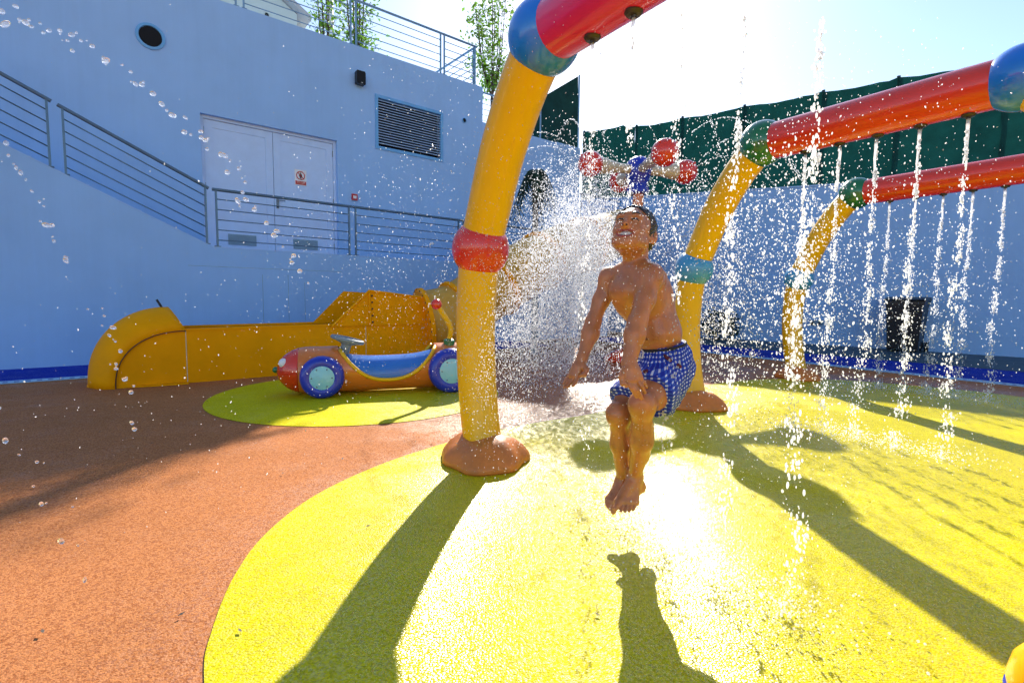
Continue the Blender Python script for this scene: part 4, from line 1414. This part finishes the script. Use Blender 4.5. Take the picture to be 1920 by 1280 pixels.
# feet, toes pointing down
def foot(an, heel, ball_in, ball_out, tips, side):
    out = [p_cone(an, heel, .0265, .023, .015),
           p_cone(an, ball_in, .027, .0175, .02), p_cone(an, ball_out, .026, .0145, .02),
           p_cone(heel, (ball_in + ball_out) / 2, .021, .015, .02), p_cone(ball_in, ball_out, .0165, .0145, .012)]
    for i, tp in enumerate(tips):
        s = i / 4
        root = ball_in * (1 - s) + ball_out * s
        out += finger([root, root * .45 + tp * .55 + np.array([0, -.004, .0]), tp], (.0125 if i == 0 else .0088), (.0105 if i == 0 else .0068), .003)
    return out
body += foot(anR, J(1176, 914, .085), J(1156, 942, .015), J(1142, 936, .035), [J(1150, 959, -.008), J(1144, 954, .002), J(1140, 950, .008), J(1137.5, 946, .016), J(1136.5, 941, .024)], 0)
body += foot(anL, J(1199, 912, .02), J(1160, 941, -.075), J(1190, 941, -.05), [J(1153, 953, -.10), J(1164, 957, -.105), J(1172, 957.5, -.10), J(1179.5, 957, -.09), J(1187, 954.5, -.075)], 0)

# head
hc = J(1187, 437, .0)
HF = nrm((-.46, -.80, .40))
HU = nrm((.24, .30, .92)); HU = nrm(HU - HF * np.dot(HU, HF))
HL = np.cross(HU, HF); HL = HL if HL[0] > 0 else -HL         # towards his left (image right)
HFR = np.stack([HL, HF, HU])
def HP(l, f, u): return hc + HL * l + HF * f + HU * u
head = [
    p_ell(HP(0, -.012, .022), HFR, (.074, .092, .078), .02),
    p_ell(HP(0, .018, -.012), HFR, (.060, .068, .082), .03),
    p_cone(HP(-.025, .048, -.057), HP(.025, .048, -.057), .027, .027, .03),
    p_ell(HP(0, .060, -.078), HFR, (.024, .022, .018), .02),                      # chin
    p_cone(HP(-.05, .01, -.05), HP(-.02, .055, -.075), .022, .018, .02), p_cone(HP(.05, .01, -.05), HP(.02, .055, -.075), .022, .018, .02),
    p_ell(HP(-.034, .060, -.020), HFR, (.019, .016, .017), .02), p_ell(HP(.034, .060, -.020), HFR, (.019, .016, .017), .02),   # cheeks
    p_cone(HP(-.036, .074, .028), HP(.036, .074, .028), .011, .011, .02),           # brow
    p_ell(HP(-.029, .084, .010), HFR, (.014, .010, .009), .01, True), p_ell(HP(.029, .084, .010), HFR, (.014, .010, .009), .01, True),
    p_ell(HP(-.029, .074, .009), HFR, (.013, .010, .009), .006), p_ell(HP(.029, .074, .009), HFR, (.013, .010, .009), .006),
    p_cone(HP(0, .083, .016), HP(0, .099, -.016), .007, .0105, .012), p_cone(HP(-.011, .090, -.018), HP(.011, .090, -.018), .0085, .0085, .008),
    p_cone(HP(-.019, .078, -.034), HP(.019, .078, -.034), .012, .012, .012),         # upper lip mass
    p_cone(HP(-.019, .073, -.062), HP(.019, .073, -.062), .011, .011, .012),
    p_ell(HP(0, .088, -.047), HFR, (.033, .024, .0135), .006, True),               # open smile
    p_cone(neck1, HP(0, -.02, -.05), .040, .044, .03),
]
for s in (-1, 1):
    head += [p_ell(HP(s * .076, -.014, -.008), np.stack([nrm(HL * .5 - HF * .86 * s), nrm(HF * .5 + HL * .86 * s), HU]), (.022, .0085, .030), .008),
             p_ell(HP(s * .083, -.008, -.004), HFR, (.007, .009, .014), .004, True)]
body += head

def skin_mat():
    m = mat('wet_tanned_skin', (.46, .17, .052), .40, .5, var=.20, vscale=13, bump=.12, bscale=220, sss=.18, coat=.35, rvar=.16)
    return m
M['skin'] = skin_mat()
M['hair'] = mat('wet_black_hair', (.010, .010, .013), .3, .5, var=.3, vscale=60, coat=.3)
M['lip'] = mat('lip', (.36, .07, .06), .35, .5)
M['teeth'] = mat('teeth', (.78, .74, .66), .25, .5)
M['mouth'] = mat('mouth_inside', (.10, .015, .015), .5)
M['band'] = mat('black_waistband', (.012, .012, .016), .7)
M['cord'] = mat('white_cord', (.75, .73, .68), .7)
M['lizard'] = mat('dark_red_print', (.11, .012, .02), .7)
boy = thing('person', 'shirtless boy in blue checked swim shorts jumping with face turned up', 'person', J(1170, 955, 0))
net_mesh('body', body, .0031, M['skin'], boy)

def surf(l, u, extra=0.0):
    f = np.arange(.13, .02, -.0006)
    X = hc + HL * l + HU * u + HF * f[:, None]
    d = sdf(head, X)
    i = int(np.argmax(d < 0))
    return HP(l, f[i] + extra, u)
def strip(name, pts, rad, m, parent, seg=8, ex=.0):
    P = [surf(l, u, ex) for l, u in pts]
    P = spline(P, 4)
    n = len(P)
    r = [rad * (.35 + .65 * math.sin(math.pi * (i + .6) / (n + .2))) for i in range(n)]
    mb = MB(); mb.tube(P, r, seg); return mb.build(name, m, parent, True)
for s in (-1, 1):
    strip('eyebrow', [(s * .013, .030), (s * .027, .036), (s * .043, .031)], .0046, M['hair'], boy)
    strip('eyelid_line', [(s * .014, .007), (s * .024, .012), (s * .034, .011), (s * .042, .005)], .0032, M['hair'], boy)
    mb = MB(); c = surf(s * .0075, -.0235, -.0005); mb.sphere(c, .0042, 10); mb.build('nostril', M['mouth'], boy, True)
strip('upper_lip', [(-.036, -.040), (-.018, -.0355), (0, -.0345), (.018, -.0355), (.036, -.040)], .0046, M['lip'], boy)
strip('lower_lip', [(-.034, -.045), (-.018, -.0585), (0, -.0620), (.018, -.0585), (.034, -.045)], .0050, M['lip'], boy)
mb = MB()
vs = []
for k in range(9):
    l = -.029 + .058 * k / 8
    f = .077 - 9 * l * l
    vs += [HP(l, f, -.0365), HP(l, f + .001, -.0505 + 7 * l * l)]
mb.add(vs, [(2 * k, 2 * k + 1, 2 * k + 3, 2 * k + 2) for k in range(8)])
o = mb.build('upper_teeth', M['teeth'], boy, True)
md = o.modifiers.new('t', 'SOLIDIFY'); md.thickness = .004
mb = MB(); mb.lathe([(0, -.001), (.024, 0), (0, .001)], HP(0, .066, -.047), HF, 16, sc2=(1, .5)); mb.build('tongue', M['mouth'], boy, True)
# navel and chest marks
for (u, v, dy0) in ((1213, 635, -.3),):
    d = ray(u, v); tt_ = np.arange(1.5, 2.4, .001)
    X = CAM + d * (tt_[:, None] / d[1]); dd = sdf(body[:11], X); i = int(np.argmax(dd < 0))
    mb = MB(); mb.lathe([(0, .002), (.0065, 0), (0, -.002)], X[i], -d, 10); mb.build('navel', M['mouth'], boy, True)

# hair: short cap with uneven edge
def hair_post(D, X):
    q = (X - hc) @ HFR.T
    l, f, u = q[..., 0], q[..., 1], q[..., 2]
    line = np.minimum(u - (.066 + .25 * np.maximum(0, -f) * 0), 9)
    # keep: above the hairline in front, behind the ears at the sides, down to the nape
    keep_top = .050 - u + .9 * np.maximum(f - .03, 0) + .02 * np.cos(l * 60)
    keep_side = np.maximum(f - .030 + .10 * np.abs(l) - .25 * np.maximum(u - .01, 0), -.032 - u + .5 * np.maximum(f, 0))
    cut = np.minimum(keep_top, keep_side)
    nz = .0022 * np.sin(l * 420 + 3 * np.sin(u * 160)) * np.sin(f * 330 + 2 * np.sin(l * 210)) + .0012 * np.sin(u * 700 + l * 300)
    return np.maximum(D + nz, cut * .8)
hp = [p_ell(HP(0, -.012, .024), HFR, (.081, .098, .085), .01), p_ell(HP(0, -.035, -.015), HFR, (.071, .070, .075), .02)]
net_mesh('hair', hp, .0028, M['hair'], boy, hair_post)

# wet locks along the hairline and nape
rg = random.Random(5)
mb = MB()
for k in range(150):
    if k < 90:
        an = rg.uniform(-1.5, 1.5)
        l0_ = .066 * math.sin(an); u0_ = .060 + .024 * math.cos(an * 1.2) - .03 * abs(math.sin(an)) ** 2; f0_ = .075 * math.cos(an) * .75
        root = HP(l0_, f0_ - .02, u0_ + .012)
        tipd = nrm(HF * rg.uniform(.3, .9) * math.cos(an) + HL * math.sin(an) * .5 - HU * rg.uniform(.1, .6))
    else:
        an = rg.uniform(1.7, 4.6)
        root = HP(.074 * math.sin(an), .085 * math.cos(an) - .012, rg.uniform(-.02, .06))
        tipd = nrm(HL * math.sin(an) * .4 + HF * math.cos(an) * .4 - HU * .9)
    ln = rg.uniform(.012, .024)
    mid = root + tipd * ln * .5 + nrm(root - hc) * .003
    mb.tube([root, mid, root + tipd * ln], [.0026, .0021, .0006], 5)
mb.build('wet_hair_locks', M['hair'], boy, True)

# swim shorts
wst_c = J(1240, 644, .045)
wup = nrm((-.20, -.10, 1.0))
hemR_c, hemR_n = J(1170, 750, -.005), nrm(knR - hipR)
hemL_c, hemL_n = J(1216, 740, -.105), nrm(knL - hipL)
short_p = [
    p_ell(J(1240, 668, .045), frame(wup, FWDB), (.113, .097, .10), .03),
    p_ell(pel_c, frame(wup, FWDB), (.122, .106, .085), .03),
    p_cone(hipR, J(1172, 760, -.01), .084, .084, .03),
    p_cone(J(1248, 706, .01), J(1218, 742, -.11), .088, .090, .03),
    p_cone(J(1266, 698, .03), J(1250, 762, -.02), .062, .036, .04),      # loose cloth hanging behind the thigh
]
thR = (hipR, knR); thL = (hipL, knL)
def shorts_post(D, X):
    top = (X - wst_c) @ wup
    D = np.maximum(D, top)
    # cloth ends at the hems of each leg; the loose flap keeps its own end
    side = (X - (hipR + hipL) / 2) @ LAT
    r_cut = (X - hemR_c) @ hemR_n
    l_cut = (X - hemL_c) @ hemL_n
    flap = prim_d(p_cone(J(1266, 698, .03), J(1250, 764, -.02), .055, .036), X)
    cut = np.where(side < -.02, r_cut, l_cut)
    D = np.maximum(D, np.minimum(cut, flap))
    th = np.arctan2((X - pel_c) @ FWDB, (X - pel_c) @ LAT)
    D = D + .0045 * np.sin(th * 9 + 30 * X[..., 2]) * np.sin(X[..., 2] * 45 + 2) + .0015 * np.sin(th * 17 - 55 * X[..., 2])
    return D
def gingham():
    m = mat('blue_gingham_cloth', (.03, .10, .50), .65, .3, var=.1, vscale=8, bump=.2, bscale=200)
    nt = m.node_tree
    b = nt.nodes['Principled BSDF']
    at = N(nt, 'ShaderNodeAttribute', attribute_name='weave')
    sx = N(nt, 'ShaderNodeSeparateXYZ')
    nt.links.new(at.outputs['Vector'], sx.inputs[0])
    outs = []
    for i in (0, 1):
        fr = N(nt, 'ShaderNodeMath', operation='FRACT')
        nt.links.new(sx.outputs[i], fr.inputs[0])
        lt = N(nt, 'ShaderNodeMath', operation='LESS_THAN'); lt.inputs[1].default_value = .34
        nt.links.new(fr.outputs[0], lt.inputs[0]); outs.append(lt.outputs[0])
    ad = N(nt, 'ShaderNodeMath', operation='ADD')
    nt.links.new(outs[0], ad.inputs[0]); nt.links.new(outs[1], ad.inputs[1])
    cr = N(nt, 'ShaderNodeValToRGB')
    cr.color_ramp.interpolation = 'CONSTANT'
    cr.color_ramp.elements[0].position = 0; cr.color_ramp.elements[0].color = (.010, .030, .36, 1)
    cr.color_ramp.elements[1].position = .33; cr.color_ramp.elements[1].color = (.035, .10, .50, 1)
    e = cr.color_ramp.elements.new(.8); e.color = (.72, .76, .86, 1)
    dv = N(nt, 'ShaderNodeMath', operation='MULTIPLY'); dv.inputs[1].default_value = .5
    nt.links.new(ad.outputs[0], dv.inputs[0]); nt.links.new(dv.outputs[0], cr.inputs[0])
    nt.links.new(cr.outputs[0], b.inputs['Base Color'])
    return m
M['ging'] = gingham()
sh = net_mesh('swim_shorts', short_p, .0036, M['ging'], boy, shorts_post)
V = np.array([v.co[:] for v in sh.data.vertices])
th = np.arctan2((V - pel_c) @ FWDB, (V - pel_c) @ LAT)
at = sh.data.attributes.new('weave', 'FLOAT_VECTOR', 'POINT')
wv = np.stack([th * .115 / .0145, (V @ nrm((-.25, -.15, 1))) / .0145, np.zeros(len(V))], 1)
at.data.foreach_set('vector', wv.astype(np.float32).ravel())
# waistband ring follows the cloth's top edge
def ring_on(prims, c, up, e1, e2, n=60, ex=.0):
    out = []
    for k in range(n + 1):
        a = 2 * math.pi * k / n
        d = e1 * math.cos(a) + e2 * math.sin(a)
        r = np.arange(.02, .2, .0008)
        dd = sdf(prims, c + d * r[:, None])
        i = int(np.argmax(dd > 0))
        out.append(c + d * (r[i] + ex))
    return out
e1 = nrm(LAT - wup * np.dot(LAT, wup)); e2 = np.cross(wup, e1)
ring = ring_on(short_p, wst_c - wup * .004, wup, e1, e2)
mb = MB(); mb.tube(ring, .0058, 8, False); mb.build('waistband', M['band'], boy, True)
def on_shorts(u, v, ex=.002):
    d = ray(u, v); d = d / d[1]; t = np.arange(1.6, 2.3, .0008)
    X = CAM + d * t[:, None]
    i = int(np.argmax(sdf(short_p, X) < 0))
    return X[i] - d * ex
mb = MB()
mb.tube(spline([on_shorts(1201, 655, .004), on_shorts(1196, 662, .01), on_shorts(1199, 670, .008), on_shorts(1202, 662, .006)], 5), .003, 6)
mb.tube(spline([on_shorts(1201, 655, .004), on_shorts(1206, 660, .01), on_shorts(1204, 672, .008)], 5), .003, 6)
mb.build('drawstring', M['cord'], boy, True)
for pts in ([(1245, 664), (1250, 670), (1256, 674), (1258, 678)], [(1270, 682), (1274, 686), (1276, 690)], [(1207, 694), (1210, 697), (1214, 693)]):
    P = spline([on_shorts(*q, .0035) for q in pts], 4)
    mb = MB(); mb.tube(P, [.0055 * (.4 + math.sin(math.pi * (i + .5) / len(P))) for i in range(len(P))], 6)
    mb.build('lizard_print', M['lizard'], boy, True)

# ================================================================== water
_p = (1 + 5 ** .5) / 2
OCT = np.array([(-1, _p, 0), (1, _p, 0), (-1, -_p, 0), (1, -_p, 0), (0, -1, _p), (0, 1, _p), (0, -1, -_p), (0, 1, -_p), (_p, 0, -1), (_p, 0, 1), (-_p, 0, -1), (-_p, 0, 1)], float) / math.sqrt(1 + _p * _p)
OCF = np.array([(0, 11, 5), (0, 5, 1), (0, 1, 7), (0, 7, 10), (0, 10, 11), (1, 5, 9), (5, 11, 4), (11, 10, 2), (10, 7, 6), (7, 1, 8), (3, 9, 4), (3, 4, 2), (3, 2, 6), (3, 6, 8), (3, 8, 9), (4, 9, 5), (2, 4, 11), (6, 2, 10), (8, 6, 7), (9, 8, 1)])
def drops(name, pos, rad, m, parent=None, elong=None, dirs=None, extra=None):
    """many small drops as one mesh; elong stretches each drop along dirs (default: down)"""
    pos = np.asarray(pos, float); n = len(pos)
    rad = np.asarray(rad, float)
    el = np.ones(n) if elong is None else np.asarray(elong, float)
    d = np.tile((0, 0, 1.0), (n, 1)) if dirs is None else np.asarray(dirs, float)
    d = d / np.linalg.norm(d, axis=1)[:, None]
    a = np.cross(d, nrng.normal(size=(n, 3))); a /= np.linalg.norm(a, axis=1)[:, None]
    b = np.cross(d, a)
    V = (pos[:, None, :] + rad[:, None, None] * (OCT[None, :, 0:1] * a[:, None] + OCT[None, :, 1:2] * b[:, None] + OCT[None, :, 2:3] * d[:, None] * el[:, None, None])).reshape(-1, 3)
    Fc = (OCF[None] + 12 * np.arange(n)[:, None, None]).reshape(-1, 3)
    if extra is not None:
        ev, ef = extra
        Fe = []
        for q in ef:
            for i in range(1, len(q) - 1): Fe.append((q[0], q[i], q[i + 1]))
        Fc = np.concatenate([Fc, np.array(Fe) + len(V)]); V = np.concatenate([V, np.array(ev)])
    me = bpy.data.meshes.new(name)
    me.vertices.add(len(V)); me.vertices.foreach_set('co', V.ravel())
    me.loops.add(Fc.size); me.loops.foreach_set('vertex_index', Fc.ravel().astype(np.int32))
    me.polygons.add(len(Fc))
    me.polygons.foreach_set('loop_start', (3 * np.arange(len(Fc))).astype(np.int32))
    me.polygons.foreach_set('use_smooth', np.ones(len(Fc), bool))
    me.update(calc_edges=True)
    me.materials.append(m)
    o = bpy.data.objects.new(name, me); col.objects.link(o)
    if parent is not None: place(o, parent)
    return o
def unproj(u, v, y):
    u, v, y = np.broadcast_arrays(np.asarray(u, float), np.asarray(v, float), np.asarray(y, float))
    d = _f[None] + ((u - CX) / F)[:, None] * RT[None] - ((v - CY) / F)[:, None] * UP[None]
    return CAM[None] + d * (y / d[:, 1])[:, None]

ORD = ['first', 'second', 'third', 'fourth', 'fifth']
for (c, k, B) in ARCH_N:
    ai = 0 if abs(B[1] - b1[1]) < .1 else (1 if abs(B[1] - b2[1]) < .1 else 2)
    an_ = ('nearest', 'middle', 'farthest')[ai]
    sc_ = (1.0, 1.25, 1.35)[ai]
    top = c[2] - .024
    # smooth column that wavers and thins out
    col_ = MB()
    ln = (.10, .30, .34)[ai] if not (ai == 0 and k > 2) else .25
    wob = nrng.normal(0, .002, (8, 2)).cumsum(0)
    path = [(c[0] + wob[i][0], c[1] + wob[i][1], top + .01 - ln * i / 7) for i in range(8)]
    col_.tube(path, list(np.linspace(.0085, .0035, 8) * sc_), 7)
    n = (800, 1700, 1700)[ai] if not (ai == 0 and k > 2) else 1700
    z = top - .05 - (top - .02) * nrng.random(n) ** 1.05
    fall = (top - z)
    drift = .012 * np.sin(z * 5 + k * 1.7) + .006 * np.sin(z * 17 + k)
    sg = (.003 + .0075 * fall) * sc_
    x = c[0] + nrng.normal(0, 1, n) * sg + drift * fall
    y = c[1] + nrng.normal(0, 1, n) * sg
    # drops bunch into clumps along the jet
    cl = (np.sin(z * 23 + k * 2.1 + ai) + np.sin(z * 41 + k * 5.3)) * .5
    keep = nrng.random(n) < .45 + .5 * cl
    r = (.0016 + .0034 * nrng.random(n) ** 2.2) * sc_
    ev = col_.v; ef = col_.f
    pos = np.stack([x, y, z], 1)[keep]
    lab = f"thin falling water jet under the {an_} red pipe, {ORD[k]} nozzle from its left ball"
    if ai == 0: lab = f"falling water jet under the nearest flare-tinted red pipe, {ORD[k]} nozzle from the blue ball"
    wj = thing('water_jet', lab, 'water jet', (c[0], c[1], top), 'water jets falling from the arch pipes')
    col_.build('stream', M['spray'], wj, True)
    tag(drops('droplets', pos, r[keep], M['spray'], wj, elong=1.2 + 1.6 * nrng.random(keep.sum())), kind='stuff')

# fine spray hanging in the air: one uncountable mass
PS, RS, ES, DS = [], [], [], []
def cloud(n, u, v, y, su, sv, sy, r0, r1, clip=None, pw=2.0, shape='g'):
    if shape == 'g':
        uu, vv = nrng.normal(u, su, n), nrng.normal(v, sv, n)
    else:
        uu, vv = nrng.uniform(u - su, u + su, n), nrng.uniform(v - sv, v + sv, n)
    yy = y + nrng.normal(0, sy, n)
    if clip: yy = np.clip(yy, clip[0], clip[1]) + nrng.uniform(0, .05, n)
    p = unproj(uu, vv, np.maximum(yy, .6))
    ok = p[:, 2] > .01
    p = p[ok]
    r = .68 * (r0 + (r1 - r0) * nrng.random(len(p)) ** pw)
    PS.append(p); RS.append(r); ES.append(1 + 1.4 * nrng.random(len(p)))
    DS.append(np.stack([nrng.normal(0, .5, len(p)), nrng.normal(0, .3, len(p)), np.ones(len(p))], 1))
cloud(27000, 1065, 560, 6.0, 56, 95, .5, .0042, .0094, (5.2, 7.0))
cloud(7000, 1010, 640, 4.9, 55, 50, .3, .0034, .0076, (4.4, 5.6))
cloud(16000, 1080, 510, 7.0, 48, 80, .5, .003, .0055, (6.0, 8.0))
cloud(12000, 1105, 440, 7.0, 40, 65, .5, .0048, .0115, (6.0, 8.0))
cloud(2600, 1260, 450, 5.4, 65, 85, .5, .004, .0095, (4.6, 7.0))
cloud(4600, 1320, 560, 5.2, 60, 110, .5, .004, .0095, (4.0, 7.0))
cloud(2800, 930, 650, 2.45, 50, 110, .12, .0014, .0034, (2.15, 2.75))
cloud(900, 1420, 400, 2.2, 80, 120, .3, .0018, .0055, pw=3)
cloud(1500, 1510, 520, 2.0, 60, 150, .3, .0018, .0055)
cloud(1500, 1600, 560, 4.6, 140, 120, .5, .003, .008)
cloud(700, 1760, 560, 4.6, 90, 120, .5, .003, .008)
cloud(1100, 780, 460, 2.2, 110, 110, .4, .0009, .0026, pw=3)
cloud(900, 740, 540, 2.0, 150, 90, .3, .0008, .0022, pw=3)
cloud(160, 560, 350, 1.8, 200, 170, .4, .0008, .0020, pw=3)
cloud(500, 930, 260, 2.1, 120, 150, .3, .0012, .0034, pw=3)
cloud(420, 1180, 640, 1.6, 45, 170, .1, .0009, .0024, (1.3, 1.72))
cloud(260, 1190, 440, 1.65, 40, 45, .05, .0008, .002, (1.5, 1.75))
cloud(700, 1640, 300, 2.6, 190, 150, .5, .0015, .005, pw=3)
cloud(900, 1330, 900, 2.0, 170, 160, .4, .001, .0032, pw=3)
cloud(700, 1500, 820, 2.6, 200, 90, .4, .0013, .004, pw=3)
cloud(500, 500, 700, 1.5, 350, 120, .4, .0008, .0022, pw=3)
# splash-back round where each jet lands
for (c, k, B) in ARCH_N:
    n = 420
    a = nrng.uniform(0, 6.283, n); rr = np.abs(nrng.normal(0, .16, n))
    z = np.abs(nrng.normal(0, .05, n)) * np.exp(-rr * 3) + .008
    PS.append(np.stack([c[0] + rr * np.cos(a), c[1] + rr * np.sin(a), z], 1)); RS.append(.0014 + .003 * nrng.random(n) ** 2)
    ES.append(np.ones(n)); DS.append(np.stack([np.cos(a), np.sin(a), 1 + 0 * a], 1))
# arcs thrown by the spinner's balls
for (c, a0) in BALLS:
    for j in range(3):
        w = a0 + (-.9, 0, .9)[j] + nrng.normal(0, .08)
        v0 = 2.2 + .5 * nrng.random(); vz = 1.6 + .8 * nrng.random()
        t = np.sort(nrng.random(300)) ** .8 * 1.15
        sp_ = .003 + .03 * t ** 2
        p = np.stack([c[0] + math.cos(w) * (.2 + v0 * t), c[1] + math.sin(w) * (.2 + v0 * t), c[2] + .1 + vz * t - 4.9 * t * t], 1) + nrng.normal(0, 1, (300, 3)) * sp_[:, None]
        ok = p[:, 2] > .02; p = p[ok]
        PS.append(p); RS.append(.0028 + .003 * nrng.random(len(p))); ES.append(1.5 + 1.5 * nrng.random(len(p)))
        dv = np.stack([math.cos(w) * v0 + 0 * t, math.sin(w) * v0 + 0 * t, vz - 9.8 * t], 1)[ok]; DS.append(dv)
o = drops('water_spray', np.concatenate(PS), np.concatenate(RS), M['spray'], elong=np.concatenate(ES), dirs=np.concatenate(DS))
tag(o, 'fine white water spray hanging in the air around the boy and arches', 'water spray', kind='stuff')

# large clear drops flying past on the left, close to the camera
def big_drops(pts, y, label, seed, r0=.0035, r1=.0062):
    rg = random.Random(seed)
    mb = MB()
    for (u, v) in pts:
        c = YP(u, v, y + rg.uniform(-.06, .06))
        r = rg.uniform(r0 * .6, r1) * (1.25 if rg.random() < .15 else 1)
        c = c + np.array([rg.gauss(0, .006), 0, rg.gauss(0, .005)])
        ax = nrm((rg.gauss(.6, .4), rg.gauss(0, .3), rg.gauss(-.4, .4)))
        mb.sphere(c, r * .85, 14, axis=ax, r2=r * rg.uniform(.9, 1.5))
        if rg.random() < .35:
            mb.sphere(c + np.array([rg.uniform(-.014, .014), 0, rg.uniform(-.012, .012)]), r * .5, 10)
    o = mb.build('water_drops', M['drop'], None, True)
    tag(o, label, 'water drops', kind='stuff')
arc1 = [(4, 28), (12, 38), (38, 38), (48, 41), (61, 47), (81, 42), (80, 62), (95, 60), (102, 58), (123, 61), (134, 69), (137, 77), (157, 78), (169, 88), (185, 109), (203, 111), (218, 124), (235, 137), (245, 150), (252, 164), (267, 163), (283, 180), (310, 190), (321, 215), (350, 222), (348, 248), (365, 251), (375, 258), (389, 266), (398, 280), (412, 288), (415, 296), (417, 318), (443, 325), (452, 343), (453, 361), (452, 377), (466, 379), (486, 388), (501, 415), (507, 427), (520, 443), (533, 464), (551, 481), (556, 496), (586, 537), (550, 498), (29, 10), (146, 98)]
arc2 = [(3, 273), (8, 289), (20, 304), (30, 321), (34, 331), (50, 341), (54, 368), (61, 377), (75, 389), (77, 408), (87, 421), (95, 427), (100, 443), (115, 480), (122, 489), (170, 580), (185, 583), (192, 595), (195, 610), (207, 621), (209, 629), (211, 640), (218, 659), (218, 690), (226, 687)]
arc3 = [(4, 760), (14, 824), (40, 850), (67, 855), (67, 914), (83, 952), (133, 949), (110, 1013), (142, 1022), (157, 1082), (240, 725), (245, 733), (250, 797), (255, 803)]
big_drops(arc1, 1.05, 'upper arc of large clear drops crossing the building wall at left', 1)
big_drops(arc2, 1.05, 'lower arc of clear drops falling past the stair wall at left edge', 2, .0028, .0045)
big_drops(arc3, .9, 'scattered clear drops over the orange rubber ground at left', 3, .003, .0055)
